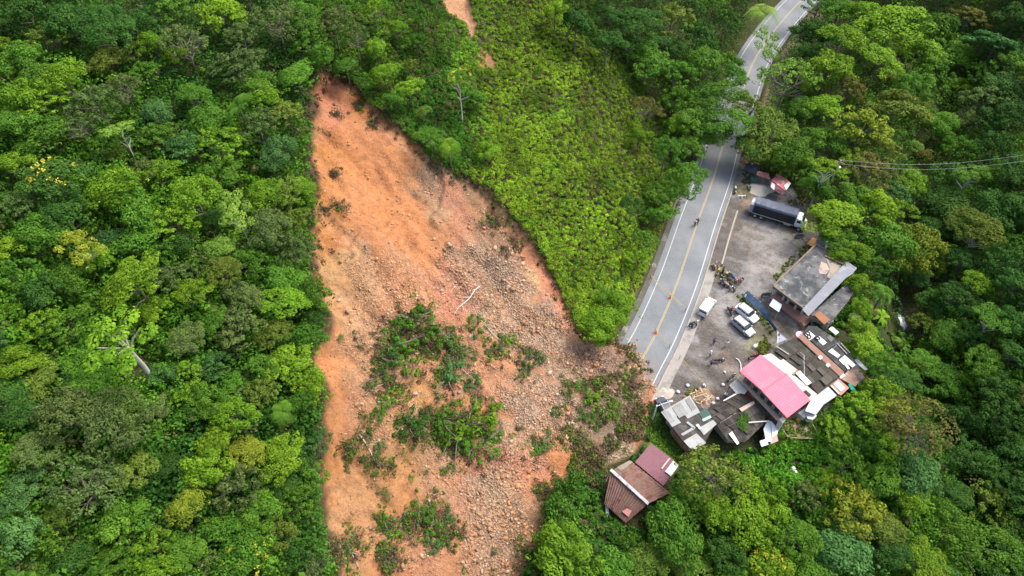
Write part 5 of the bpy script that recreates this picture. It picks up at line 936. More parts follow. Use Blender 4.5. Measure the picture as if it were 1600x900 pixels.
# roadside stalls
h = Bld('stall', 'gabled stall with pink and white sheet roof beside the truck', 'stall', (1215, 310), (1203, 289), (1228, 303))
h.slab('wall', [(1205, 284), (1217, 275), (1235, 288), (1224, 303)], 2.2, 0, M((.42, .34, .36), .8, .15, 1), inset=.5); h.slab('roof', [(1205, 281, 3.0), (1217, 271.5, 2.7), (1236, 286, 2.7), (1226, 297, 3.0)], 2.8, .06, M((.55, .17, .17), .6, .15, .7, (.72, .50, .50), .42, wave=1.6)); h.slab('roof', [(1204.5, 281.5, 3.02), (1226, 297.5, 3.02), (1226, 306, 2.3), (1203, 293, 2.3)], 2.8, .06, M((.36, .14, .15), .7, .2, .9, (.46, .30, .32), .42, wave=1.6)); h.slab('roof_sheet', [(1225, 290), (1232, 283.5), (1236, 286.5), (1228.5, 297)], 3.06, .05, WHITE); h.slab('roof_sheet', [(1204, 292), (1206, 285), (1211, 288), (1210, 297)], 2.95, .05, M((.50, .50, .58), .7, .1, 1))
h = Bld('shack', 'dark navy-roofed shack under the trees beside the road', 'shack', (1173, 272), (1163, 265), (1182, 273)); h.slab('wall', [(1164, 264), (1167, 257), (1185, 258), (1181, 272)], 2.2, 0, M((.30, .26, .22), .9, .2, 1), inset=.3); h.slab('roof', [(1162.5, 265, 2.5), (1166, 255.5, 2.9), (1187, 257, 2.9), (1182.5, 273.5, 2.4)], 2.7, .07, M((.045, .045, .075), .7, .2, .8, wave=1.6)); h.win((1166, 274), (1183, 281), .9, 1.8, 1, 1.0, GLASS, WOOD, start=.3, end=.7)
h = Bld('red_awning', 'narrow faded red awning joining the navy shack and the pink stall', 'awning', (1192, 285), (1182, 274), (1203, 282)); h.slab('cover', [(1182, 273, 2.4), (1184, 267, 2.7), (1201, 271, 2.7), (1204, 281, 2.4)], 2.5, .06, M((.38, .15, .13), .8, .2, 1, (.52, .36, .30), .4, wave=2))
for p in ((1183, 273), (1193, 277), (1203, 281)): A = h.loc(*p, 2.4); MB().cyl((A[0], A[1], 0), (A[0], A[1], 2.42), .05, 6).obj('post', WOOD, h.o)
x, y = W(1176, 284, 0); o = thing('rubbish_bin', 'teal bin in front of the navy shack', 'bin', (x, y, 0)); MB().box((0, 0, .7), (1.0, .9, 1.4), .5, 1.05).obj('tub', M((.07, .20, .19), .6, .1, 2), o, bevel=.04); MB().box((0, 0, 1.45), (1.1, 1.0, .1), .5).obj('lid', M((.05, .14, .14), .6, .1, 2), o)
def heap(name, label, cat, px, py, rx, ry, hh, mat, seed, rz=0):
    x, y = W(px, py, 0); V, F = [], []; n, m_ = 26, 9; g = np.random.default_rng(seed); ph = g.uniform(0, 6, 3)
    for j in range(m_ + 1):
        t = j / m_
        for i in range(n): a = i * 2 * math.pi / n; q = t * (1 + .12 * math.sin(3 * a + ph[0]) + .08 * math.sin(5 * a + ph[1])); V.append((rx * q * math.cos(a), ry * q * math.sin(a), hh * (1 - t) ** 1.15 * (1 + g.normal(0, .05)) - .03))
    for j in range(m_):
        for i in range(n): F.append((j * n + i, (j + 1) * n + i, (j + 1) * n + (i + 1) % n, j * n + (i + 1) % n))
    tag(obj(name, finish_mesh(name, V, F, mat, True), None, (x, y, 0), (0, 0, rz)), label, cat)
heap('sand_heap', 'heap of pale sand between the navy shack and the truck', 'sand heap', 1187, 296, 2.6, 1.9, 1.1, M((.62, .56, .46), .95, .15, 1.2, (.50, .44, .36), .35, name='sand'), 3, -.2)
heap('scrap_heap', 'heap of brown scrap wood and rubble along the forecourt edge', 'scrap heap', 1096, 622, 2.2, 1.6, .7, M((.28, .19, .13), .95, .45, 1.5, (.50, .42, .33), .4), 5, .5)
heap('gravel_heap', 'small grey gravel heap by the pavement end', 'gravel heap', 1038, 615, 1.7, 1.3, .5, M((.46, .41, .36), .95, .35, 2.0, (.30, .26, .23), .45), 6, .5)
heap('brick_rubble_heap', 'reddish rubble heap at the lower end of the road', 'rubble heap', 1019, 630, 1.0, .8, .6, M((.50, .22, .13), .95, .35, 1.5), 8, .5)
g = np.random.default_rng(5)
for i in range(16):
    px, py = 1096 + g.normal(0, 11), 622 + g.normal(0, 5); x, y = W(px, py, 0); a = g.uniform(0, 3.1); o = MB().box((0, 0, 0), (g.uniform(.8, 2.2), .14, .05)).obj('scrap_board', WOOD if i % 2 else M((.50, .42, .32), .9, .2, 2), None, loc=(x, y, .62 - .02 * abs(px - 1096) + .03 * (i % 3)), rot=(g.normal(0, .15), g.normal(0, .15), a)); tag(o, 'loose board lying on the brown scrap heap', 'board', 'boards on the scrap heap')
# ---------------------------------------------------------------- vehicles
def rounded_body(sections, mat, name, parent, smooth=True):   # sections: x, half width, z bottom, z top, shoulder z
    V, F = [], []; n = 10
    for x, w, zb, zt in sections:
        prof = [(-w * .86, zb), (-w, zb + (zt - zb) * .25), (-w, zb + (zt - zb) * .7), (-w * .93, zt - .03), (-w * .80, zt), (w * .80, zt), (w * .93, zt - .03), (w, zb + (zt - zb) * .7), (w, zb + (zt - zb) * .25), (w * .86, zb)]
        V += [(x, p[0], p[1]) for p in prof]
    for i in range(len(sections) - 1):
        for k_ in range(n): F.append((i * n + k_, i * n + (k_ + 1) % n, (i + 1) * n + (k_ + 1) % n, (i + 1) * n + k_))
    F += [tuple(range(n)), tuple(range(len(V) - 1, len(V) - n - 1, -1))]
    o = MB().add(V, F).obj(name, mat, parent); return o
def heading(rear, front, z=0.0):
    a, b = W(*rear, z), W(*front, z); return (a[0] + b[0]) / 2, (a[1] + b[1]) / 2, math.atan2(b[1] - a[1], b[0] - a[0]), math.hypot(b[0] - a[0], b[1] - a[1])
def wheels(o, L, wd, xs_, r=.33, w=.22):
    for x in xs_:
        for s in (-1, 1):
            t = MB().cyl((x, s * (wd - w), r), (x, s * (wd + .01), r), r, 18).obj('wheel', RUBBER, o); MB().cyl((x, s * (wd - .02), r), (x, s * (wd + .02), r), r * .58, 12).obj('rim', STEEL, t)
def car(name, label, cat, rear, front, paint, kind, Lf=None, Wd=.90):
    x, y, a, L = heading(rear, front); L = Lf or L; o = thing(name, label, cat, (x, y, .02), a, 'vehicles parked on the forecourt'); h = L / 2
    if kind == 'van':
        rounded_body([(-h, Wd * .94, .35, 1.55), (-h + .12, Wd, .28, 1.88), (h - 1.5, Wd, .28, 1.92), (h - .75, Wd * .96, .28, 1.3), (h - .18, Wd * .93, .30, .98), (h, Wd * .82, .38, .8)], paint, 'body', o)
        gl = [((h - 1.12), .62, .72, 1.62, .62)]; MB().add([(h - 1.5, -.74, 1.90), (h - 1.5, .74, 1.90), (h - .78, .80, 1.34), (h - .78, -.80, 1.34), (h - 1.46, -.74, 1.96), (h - 1.46, .74, 1.96), (h - .72, .80, 1.37), (h - .72, -.80, 1.37)], [(0, 1, 2, 3), (4, 7, 6, 5), (0, 4, 5, 1), (1, 5, 6, 2), (2, 6, 7, 3), (3, 7, 4, 0)]).obj('windscreen', GLASS, o)
        for s in (-1, 1):
            for x0 in (-h + .9, -.1, h - 1.55): MB().box((x0, s * (Wd - .01), 1.42), (.78, .06, .48)).obj('side_window', GLASS, o)
        for k_ in range(3): MB().box((-.9 + k_ * .8, 0, 1.93), (.08, 1.3, .03)).obj('roof_rib', paint, o)
        MB().box((-h - .0, 0, 1.45), (.05, 1.3, .45)).obj('rear_window', GLASS, o)
        top = 1.92
    else:
        wag = kind == 'wagon'
        rounded_body([(-h, Wd * .88, .38, .92), (-h + .15, Wd * .97, .28, 1.02), (-h + 1.0, Wd, .26, 1.04), (.9, Wd, .26, 1.04), (h - .9, Wd * .97, .26, .98), (h - .2, Wd * .90, .28, .86), (h, Wd * .74, .38, .68)], paint, 'body', o)
        xr = -h + (.22 if wag else .35); zc = 1.62 if wag else 1.66
        cb = rounded_body([(xr, Wd * .80, 1.0, 1.06), (xr + .22, Wd * .80, 1.0, zc - .04), (-.1, Wd * .82, 1.0, zc), (.45, Wd * .80, 1.0, zc - .02), (h - 1.1, Wd * .80, 1.0, 1.05)], paint, 'cabin', o)
        MB().add([(.52, -.60, zc - .01), (.52, .60, zc - .01), (h - 1.16, .68, 1.10), (h - 1.16, -.68, 1.10), (.56, -.60, zc + .03), (.56, .60, zc + .03), (h - 1.08, .68, 1.13), (h - 1.08, -.68, 1.13)], [(0, 1, 2, 3), (4, 7, 6, 5), (0, 4, 5, 1), (1, 5, 6, 2), (2, 6, 7, 3), (3, 7, 4, 0)]).obj('windscreen', GLASS, o)
        for s in (-1, 1):
            for x0, w_ in ((-h + .85, .72), (-.35, .85), (.50, .62)): MB().box((x0, s * (Wd * .815), 1.31), (w_, .07, .36)).obj('side_window', GLASS, o)
            MB().box((-.3, s * Wd * .66, zc + .035), (1.9, .05, .05)).obj('roof_rail', STEEL, o); MB().box((h - 1.25, s * (Wd + .10), 1.08), (.16, .2, .13)).obj('wing_mirror', paint, o)
        MB().box((xr + .03, 0, 1.32), (.08, 1.1, .34)).obj('rear_window', GLASS, o)
    for s in (-1, 1):
        MB().box((h - .10, s * Wd * .66, .74), (.14, .30, .15)).obj('headlight', M((.75, .77, .78), .2, .03, 2, bump=0), o); MB().box((-h + .03, s * Wd * .74, .85), (.08, .20, .28)).obj('tail_light', M((.45, .02, .02), .3, .05, 2, bump=0), o)
    MB().box((h - .01, 0, .45), (.10, 1.3, .16)).obj('bumper', BLACK, o); MB().box((0, 0, .22), (L * .86, Wd * 1.7, .2)).obj('underbody', BLACK, o); wheels(o, L, Wd - .04, (-h + .85, h - .85)); return o
PW = M((.80, .81, .82), .35, .03, .6, bump=0, name='white_paint', spec=.5); PS = M((.34, .36, .38), .35, .05, .6, bump=0, name='silver_paint', spec=.5, metal=.15); PD = M((.05, .06, .075), .3, .1, .8, bump=0, spec=.5)
car('minivan', 'white minivan parked beside the road pavement', 'van', (1094, 497), (1113, 470), PW, 'van', 4.2, .86)
car('parked_car', 'white hatchback SUV, upper of the two cars parked side by side', 'car', (1151, 482), (1180, 505), PW, 'suv', 4.2)
car('parked_car', 'silver station wagon, lower of the two cars parked side by side', 'car', (1146, 502), (1173, 526), PS, 'wagon', 4.3)
oc = car('buried_car', 'dark car half buried in rubble at the lower end of the road', 'car', (1043, 652), (1031, 630), PD, 'suv', 3.9)

def truck():
    x, y, a, L = heading((1176, 333), (1250, 356)); L = 10.6; h = L / 2; o = thing('cargo_truck', 'long cargo truck with dark tarpaulin box and white cab', 'truck', (x, y, .02), a); w = 1.2
    body0, body1 = -h + .55, h - 2.15
    V, F = [], []
    for xx in np.linspace(body0, body1, 9):
        sag = .05 * math.cos(xx * 2.4)
        for yy, zz in ((-w, 1.15), (-w, 3.15), (-w * .85, 3.42 + sag * .5), (0, 3.52 + sag), (w * .85, 3.42 + sag * .5), (w, 3.15), (w, 1.15)): V.append((xx, yy, zz))
    for i in range(8):
        for k_ in range(7): F.append((i * 7 + k_, i * 7 + (k_ + 1) % 7, (i + 1) * 7 + (k_ + 1) % 7, (i + 1) * 7 + k_))
    F += [tuple(range(7)), tuple(range(62, 55, -1))]
    MB().add(V, F).obj('cargo_body', M((.085, .105, .145), .65, .12, .8, (.12, .14, .18), .35, name='tarpaulin'), o)
    for s in (-1, 1): MB().box(((body0 + body1) / 2, s * (w + .02), 2.15), (body1 - body0 - .3, .05, 1.75)).obj('side_panel', M((.022, .024, .028), .6, .2, 2), o); MB().box(((body0 + body1) / 2, s * (w + .03), 1.13), (body1 - body0, .07, .1)).obj('side_rail', M((.5, .5, .48), .6, .1, 2), o)
    for k_ in range(9): MB().box((body0 + .15 + k_ * (body1 - body0 - .3) / 8, 0, 3.53), (.07, 1.9, .05)).obj('roof_bow', M((.12, .14, .17), .6, .1, 2), o)
    MB().box((body0 - .35, 0, 2.0), (.6, 2.3, 1.9)).obj('rear_box', M((.25, .29, .34), .6, .1, 1), o, bevel=.04); MB().box((body0 - .35, 0, 2.98), (.62, 1.1, .06)).obj('rear_hatch', M((.45, .48, .5), .6, .1, 1), o)
    MB().box((0, 0, .88), (L - .6, .9, .28)).obj('chassis', BLACK, o)
    rounded_body([(h - 2.05, 1.1, .9, 2.75), (h - 1.85, 1.15, .75, 2.88), (h - 1.1, 1.15, .75, 2.80), (h - .55, 1.12, .75, 1.95), (h - .1, 1.08, .75, 1.55), (h + .05, .95, .8, 1.3)], PW, 'cab', o)
    MB().add([(h - 1.06, -.88, 2.74), (h - 1.06, .88, 2.74), (h - .56, .92, 2.0), (h - .56, -.92, 2.0), (h - 1.0, -.88, 2.79), (h - 1.0, .88, 2.79), (h - .5, .92, 2.04), (h - .5, -.92, 2.04)], [(0, 1, 2, 3), (4, 7, 6, 5), (0, 4, 5, 1), (1, 5, 6, 2), (2, 6, 7, 3), (3, 7, 4, 0)]).obj('windscreen', GLASS, o)
    for s in (-1, 1): MB().box((h - 1.45, s * 1.14, 2.2), (.75, .05, .55)).obj('side_window', GLASS, o); MB().box((h - .95, s * 1.42, 2.1), (.1, .3, .45)).obj('wing_mirror', BLACK, o); MB().box((h + .02, s * .72, 1.1), (.1, .3, .2)).obj('headlight', WHITE, o)
    MB().box((h + .08, 0, .75), (.14, 2.2, .22)).obj('bumper', STEEL, o); MB().cyl((body1 - .5, -.95, .8), (body1 - 1.7, -.95, .8), .3, 12).obj('fuel_tank', STEEL, o); wheels(o, L, 1.16, (-h + 1.3, -h + 2.5, h - .95), .48, .42)
truck()

# ---------------------------------------------------------------- motorcycles
MP = Mobj('motorcycle_paint', .35)
def motorcycle():
    o = thing('motorcycle', '', 'motorcycle', (0, 0, 0), 0, 'motorcycles on the forecourt')
    for x in (-.62, .66):
        t = obj('wheel', torus_mesh(.25, .055, RUBBER, 16, 6), o, (x, 0, .31), (R(90), 0, 0)); MB().cyl((0, 0, -.03), (0, 0, .03), .17, 10).obj('rim', STEEL, t)
    MB().box((-.02, 0, .42), (.55, .24, .30)).obj('engine', M((.12, .12, .13), .5, .2, 4, metal=.4), o, bevel=.03)
    V = rounded_body([(-.05, .10, .66, .80), (.08, .17, .62, .90), (.32, .15, .62, .90), (.45, .06, .68, .80)], MP, 'fuel_tank', o)
    MB().box((-.38, 0, .80), (.66, .24, .10)).obj('seat', BLACK, o, bevel=.03); t = MB().box((-.78, 0, .72), (.30, .14, .07)).obj('rear_mudguard', MP, o); t2 = MB().box((.66, 0, .64), (.34, .12, .04)).obj('front_mudguard', MP, o)
    MB().cyl((.66, .07, .31), (.45, .07, .95), .025, 6).cyl((.66, -.07, .31), (.45, -.07, .95), .025, 6).obj('fork', STEEL, o); MB().cyl((.40, -.36, 1.02), (.40, .36, 1.02), .022, 6).obj('handlebar', BLACK, o); MB().cyl((.52, 0, .86), (.62, 0, .86), .09, 10).obj('headlight', WHITE, o)
    MB().cyl((-.05, -.16, .30), (-.75, -.17, .40), .04, 8).obj('exhaust', STEEL, o); return o
proto = motorcycle()
def dup(root):
    r = root.copy(); C.objects.link(r)
    for ch in list(root.children):
        c = ch.copy(); C.objects.link(c); c.parent = r
        for g_ in ch.children: d = g_.copy(); C.objects.link(d); d.parent = c
    return r
mc = [(1117, 418, 70, (.42, .03, .04), 'red motorcycle, northernmost of the roadside row'), (1121, 427, 60, (.50, .30, .03), 'yellow-brown motorcycle below the red one at the row top'), (1133, 432, 25, (.45, .38, .12), 'pale yellow motorcycle in the weeds'), (1144, 436, -60, (.02, .10, .42), 'bright blue motorcycle of the group'), (1154, 441, 200, (.45, .04, .06), 'red and white motorcycle right of the blue one'),
      (1131, 445, -50, (.55, .50, .48), 'white motorcycle under a pink-shirted rider'), (1143, 451, -70, (.05, .05, .06), 'black motorcycle lowest in the roadside row'), (1148, 299, 80, (.60, .60, .58), 'white motorcycle alone beside the road edge above the forecourt'), (1083, 508, 20, (.05, .07, .16), 'dark motorcycle at the gap in the pavement slabs'), (1122, 566, 5, (.03, .03, .035), 'black motorcycle amid the forecourt gravel, left of brown mud'),
      (1142, 592, 40, (.03, .03, .04), 'black motorcycle beside the beige canopy'), (1176, 559, 20, (.40, .02, .03), 'red motorcycle touching the top corner of the pink roof'), (1139, 489, 100, (.03, .03, .03), 'black motorcycle left of the parked cars'), (1171, 466, -45, (.02, .05, .12), 'navy motorcycle at the upper end of the blue tarpaulin row'), (1180, 474, -40, (.03, .08, .16), 'dark blue motorcycle, second along the blue tarpaulin row'), (1196, 463, 10, (.03, .03, .04), 'black motorcycle by the corner of the concrete house'), (1248, 371, 10, (.10, .10, .12), 'grey motorcycle on the clay near the timber stack')]
for i, (px, py, deg, col_, lab) in enumerate(mc):
    o = proto if i == 0 else dup(proto); x, y = W(px, py, 0); o.location = (x, y, .02); o.rotation_euler = (0, 0, R(deg)); o['label'] = lab; o.scale = (1.08,) * 3
    for c in o.children: c.color = (*col_, 1)

# ---------------------------------------------------------------- people
CLOTH = Mobj('cloth', .9); SKIN = M((.30, .17, .11), .6, .05, 5, bump=0, name='skin'); HAIR = M((.015, .012, .010), .8, .1, 8, bump=0, name='hair')
def skinned(name, verts, edges, rad, mat, sub=1):
    me = bpy.data.meshes.new(name); me.from_pydata(verts, edges, []); o = bpy.data.objects.new(name, me); C.objects.link(o); md = o.modifiers.new('s', 'SKIN'); o.modifiers.new('u', 'SUBSURF').levels = sub
    for i, r in enumerate(rad): me.skin_vertices[0].data[i].radius = (r, r) if not isinstance(r, tuple) else r
    me.skin_vertices[0].data[0].use_root = True
    dg = bpy.context.evaluated_depsgraph_get(); nm = bpy.data.meshes.new_from_object(o.evaluated_get(dg)); bpy.data.objects.remove(o); nm.materials.clear(); nm.materials.append(mat); nm.name = name; nm.shade_smooth(); return nm
def figure(pose):
    st = .16 if pose == 'walk' else .02; arm = .22 if pose != 'reach' else .5
    J = {'pel': (0, 0, .93), 'che': (.01, 0, 1.28), 'nek': (.01, 0, 1.46), 'chin': (.03, 0, 1.53), 'hed': (.02, 0, 1.66), 'top': (.01, 0, 1.74)}
    for s, n in ((1, 'l'), (-1, 'r')):
        J['hip' + n] = (0, .10 * s, .88); J['kne' + n] = (st * s * .8 + .03, .11 * s, .49); J['ank' + n] = (st * s * 1.5 - (.04 if s * st > .1 else 0), .11 * s, .08); J['toe' + n] = (st * s * 1.5 + .17, .13 * s, .03)
        J['sho' + n] = (.0, .19 * s, 1.41); a = -s * st if pose == 'walk' else .05; J['elb' + n] = (a * .5, (.26) * s, 1.13); J['wri' + n] = (a + .08 if pose == 'walk' else (.10 if pose == 'stand' else .42), (.27 if pose != 'reach' else .12) * s, .90 if pose != 'reach' else 1.12)
        J['han' + n] = tuple(np.array(J['wri' + n]) + [.02 if pose != 'reach' else .1, 0, -.09 if pose != 'reach' else .01])
        for q, (dx, dy) in enumerate(((.03, .0), (.015, .0), (0, .0), (-.015, 0), (.04, .03))):
            b = np.array(J['han' + n]); e = b + (np.array([dx * .8, (.012 * (q - 1.5)) * 1.0, -.085 + .012 * abs(q - 1)]) if pose != 'reach' else np.array([.085 - .01 * abs(q - 1), .016 * (q - 1.5), -.01])); 
            if q == 4: e = b + np.array([.045, -.03 * s, -.03])
            J[f'f{q}' + n] = tuple(e)
    rad = {'pel': .115, 'che': .135, 'nek': .055, 'chin': .062, 'hed': .098, 'top': .07}
    for n in 'lr': rad.update({'hip' + n: .085, 'kne' + n: .06, 'ank' + n: .042, 'toe' + n: .035, 'sho' + n: .055, 'elb' + n: .042, 'wri' + n: .03, 'han' + n: .034}); rad.update({f'f{q}' + n: .009 for q in range(5)})
    E = [('pel', 'che'), ('che', 'nek'), ('nek', 'chin'), ('chin', 'hed'), ('hed', 'top')]
    for n in 'lr': E += [('pel', 'hip' + n), ('hip' + n, 'kne' + n), ('kne' + n, 'ank' + n), ('ank' + n, 'toe' + n), ('che', 'sho' + n), ('sho' + n, 'elb' + n), ('elb' + n, 'wri' + n), ('wri' + n, 'han' + n)] + [('han' + n, f'f{q}' + n) for q in range(5)]
    def part(name, keys, grow, mat, over={}):
        ks = [k_ for k_ in J if k_ in keys]; ix = {k_: i for i, k_ in enumerate(ks)}; return skinned(name, [over.get(k_, J[k_]) for k_ in ks], [(ix[a], ix[b]) for a, b in E if a in ix and b in ix], [rad[k_] + grow for k_ in ks], mat)
    body = part('body', set(J), 0, SKIN)
    sh = part('shirt', {'pel', 'che', 'shol', 'shor', 'elbl', 'elbr'}, .018, CLOTH, {'pel': (0, 0, .98)}); tr_ = part('trousers', {'pel', 'hipl', 'hipr', 'knel', 'kner', 'ankl', 'ankr'}, .016, CLOTH)
    bm = bmesh.new(); bmesh.ops.create_uvsphere(bm, u_segments=14, v_segments=9, radius=.112)
    for v in list(bm.verts):
        if v.co.z < -.02 and v.co.x > -.03: bm.verts.remove(v)
    hm = bpy.data.meshes.new('hair'); bm.to_mesh(hm); bm.free(); hm.materials.append(HAIR); hm.shade_smooth()
    fc = MB().box((.125, 0, 1.645), (.03, .03, .045)).box((.112, .038, 1.675), (.018, .03, .014)).box((.112, -.038, 1.675), (.018, .03, .014)).box((.108, 0, 1.60), (.018, .055, .014)).mesh('face', M((.16, .08, .06), .6, .05, 5, bump=0))
    return body, sh, tr_, hm, fc
FIG = {p: figure(p) for p in ('stand', 'walk', 'reach')}
CAP = Mobj('hat', .6)
def helmet_mesh():
    bm = bmesh.new(); bmesh.ops.create_uvsphere(bm, u_segments=14, v_segments=9, radius=.145); [bm.verts.remove(v) for v in list(bm.verts) if v.co.z < -.06]; me = bpy.data.meshes.new('helmet'); bm.to_mesh(me); bm.free(); me.materials.append(CAP); me.shade_smooth(); return me
HM = helmet_mesh()
def person(px, py, deg, pose, shirt, trous, label, hat=None):
    x, y = W(px, py, 0); o = thing('person', label, 'person', (x, y, .035 if polydist(ROAD, np.array([x]), np.array([y]))[0][0] < 4 else .01), R(deg), 'people on the road and forecourt'); b, s, t, h, f = FIG[pose]
    obj('body', b, o); a = obj('shirt', s, o); a.color = (*shirt, 1); c = obj('trousers', t, o); c.color = (*trous, 1); obj('face', f, o)
    if hat: q = obj('helmet', HM, o, (.01, 0, 1.69)); q.color = (*hat, 1)
    else: obj('hair', h, o, (.01, 0, 1.70))
    o.scale = (1.0, 1.0, 1.0)
WT, BK, NV, RD, GY_ = (.75, .75, .75), (.02, .02, .025), (.03, .04, .12), (.50, .03, .04), (.25, .25, .27)
for a in [(1085, 353, 60, 'walk', WT, BK, 'person in white shirt walking on the centre line of the road'), (1089, 351, 55, 'walk', (.05, .03, .07), BK, 'person in dark clothes walking on the road beside the white shirt'),
          (1115, 422, 10, 'stand', WT, RD, 'person in white top standing at the red roadside motorcycle'), (1128, 429, 200, 'stand', (.03, .03, .04), BK, 'person in black by the pale yellow motorcycle'), (1131, 449, 20, 'reach', (.75, .45, .38), BK, 'person in salmon shirt bending over the white motorcycle'), (1140, 455, 90, 'stand', WT, GY_, 'person in white shirt at the lower end of the motorcycle row'), (1156, 444, 180, 'reach', (.70, .42, .40), RD, 'person in pink top beside the red and white motorcycle'), (1136, 441, -40, 'stand', (.10, .12, .14), BK, 'person in grey shirt standing between the motorcycles'),
          (1087, 511, 200, 'reach', (.60, .68, .20), NV, 'person in lime shirt with white helmet beside the pavement gap', WT), (1080, 513, 20, 'stand', (.08, .09, .20), BK, 'person in navy at the pavement gap, left of the lime shirt'), (1141, 489, -90, 'stand', RD, BK, 'person in red shirt left of the parked cars'),
          (1114, 538, 30, 'stand', (.10, .10, .38), NV, 'person in royal blue standing alone on the gravel'), (1134, 542, 90, 'stand', WT, (.5, .5, .52), 'person all in white on the gravel'), (1108, 558, 0, 'stand', (.55, .68, .70), (.20, .25, .2), 'person in pale teal shirt with white helmet near the fallen shadow', WT), (1110, 571, 30, 'stand', (.30, .24, .42), BK, 'person in violet shirt beside the black gravel motorcycle'), (1183, 556, 0, 'stand', (.05, .05, .06), BK, 'person in black behind the red motorcycle at the pink roof'), (1247, 535, 0, 'stand', (.20, .03, .05), BK, 'person in dark red under the pink parasol')]:
    person(*a[:7], hat=a[7] if len(a) > 7 else None)
x, y = W(1244, 535, 0); o = thing('parasol', 'small pale pink parasol between concrete house and dark roofs', 'parasol', (x, y, 0)); MB().cyl((0, 0, 0), (0, 0, 2.3), .025, 6).obj('pole', STEEL, o)
V = [(0, 0, 2.45)] + [(.75 * math.cos(i * math.pi / 5), .75 * math.sin(i * math.pi / 5), 2.12) for i in range(10)]; V += [(v[0], v[1], v[2] - .03) for v in V]; F = [(0, 1 + i, 1 + (i + 1) % 10) for i in range(10)] + [(11, 12 + (i + 1) % 10, 12 + i) for i in range(10)]; MB().add(V, F).obj('canopy', M((.75, .52, .58), .7, .1, 2), o)

# ---------------------------------------------------------------- smaller things
def stone_ball(px, py, label, r=.30):
    bm = bmesh.new(); bmesh.ops.create_icosphere(bm, subdivisions=2, radius=r); g = random.Random(int(px))
    for v in bm.verts: v.co *= g.uniform(.88, 1.1); v.co.z *= .85
    me = bpy.data.meshes.new('white_boulder'); bm.to_mesh(me); bm.free(); me.materials.append(WHITE); me.shade_smooth(); x, y = W(px, py, 0); tag(obj('white_boulder', me, None, (x, y, r * .6)), label, 'boulder', 'white painted boulders along the forecourt edge')
for a in [(1074, 603, 'white painted boulder left of the scrap heap, upper one'), (1059, 613, 'white painted boulder nearest the white-roofed house corner'), (1100, 603, 'white painted boulder just above the scrap heap'), (1129, 602, 'white painted boulder left of the beige canopy'), (1134, 617, 'white painted boulder at the upper edge of the brown roof'), (1121, 624, 'white painted boulder right of the scrap heap'), (1114, 631, 'white painted boulder below the scrap heap'), (1132, 537 + 45, 'small white boulder on the gravel above the canopy', .2)]: stone_ball(*a)
x, y = W(1179, 542, 0); o = thing('white_sack', 'white sack lying on the gravel below the parked cars', 'sack', (x, y, 0), .7); MB().box((0, 0, .25), (1.0, .6, .5), 0, .7).obj('bag', WHITE, o, bevel=.1); MB().cyl((.45, 0, .4), (.62, 0, .5), .1, 8).obj('tied_neck', WHITE, o)
for px, py, lab in ((1074, 349, None),): pass
x, y = W(1173, 334, 0); 
for i, (px, py) in enumerate(((1155, 309), (1161, 309))):
    x, y = W(px, py, 0); o = thing('white_trestle', ('left' if i == 0 else 'right') + ' one of two small white trestles beside the forecourt track', 'trestle', (x, y, 0), .3 * i, 'white trestles'); MB().box((0, 0, .6), (.9, .12, .08)).obj('bar', WHITE, o); [MB().cyl((sx * .35, sy * .25, 0), (sx * .35, 0, .6), .035, 6).obj('leg', WHITE, o) for sx in (-1, 1) for sy in (-1, 1)]
# cones and tape
CONE = M((.75, .18, .05), .6, .08, 3, bump=0)
for px, py, lab in ((1047, 466, 'orange traffic cone on the centre line under the upper tape'), (1025, 521, 'orange traffic cone on the centre line under the lower tape')):
    x, y = W(px, py, 0); o = thing('traffic_cone', lab, 'traffic cone', (x, y, .042), 0, 'traffic cones'); MB().box((0, 0, .03), (.5, .5, .06)).obj('base', CONE, o); MB().cyl((0, 0, .06), (0, 0, .9), .20, 14, .04).obj('cone', CONE, o); MB().cyl((0, 0, .42), (0, 0, .58), .135, 14, .105).obj('band', WHITE, o)
def tape(pts, label, w=.065, col_=(.50, .38, .12), posts=True):
    a = Vector((*W(*pts[0], 1.0), 1.0)); o = thing('barrier_tape', label, 'tape', (a.x, a.y, 0)); P = [Vector((*W(*p, 1.0), 1.0)) - Vector((a.x, a.y, 0)) for p in pts]
    for i in range(len(P) - 1):
        n = 8; q = [P[i].lerp(P[i + 1], t / n) - Vector((0, 0, .25 * math.sin(t / n * math.pi))) for t in range(n + 1)]; d = (P[i + 1] - P[i]).normalized(); s = Vector((-d.y, d.x, .6)).normalized() * w
        V = [v for k_ in q for v in (k_ - s, k_ + s)]; m_ = len(V); V += [v + Vector((0, 0, .012)) for v in V]
        F = [(2 * j, 2 * j + 1, 2 * j + 3, 2 * j + 2) for j in range(n)] + [(m_ + 2 * j, m_ + 2 * j + 2, m_ + 2 * j + 3, m_ + 2 * j + 1) for j in range(n)]; MB().add(V, F).obj('ribbon', M(col_, .6, .1, 3, bump=0), o)
    for p in (P[0], P[-1]): MB().cyl((p.x, p.y, 0), (p.x, p.y, 1.15), .05, 6).obj('post', WOOD, o)
tape([(1017, 430), (1047, 458), (1072, 481)], 'yellow warning tape strung right across the road, upper one'); tape([(1024, 514), (1047, 538)], 'yellow warning tape from the lower cone to the kerb', .05); tape([(1063, 556), (1102, 600)], 'thin yellow tape across the forecourt gravel', .04)
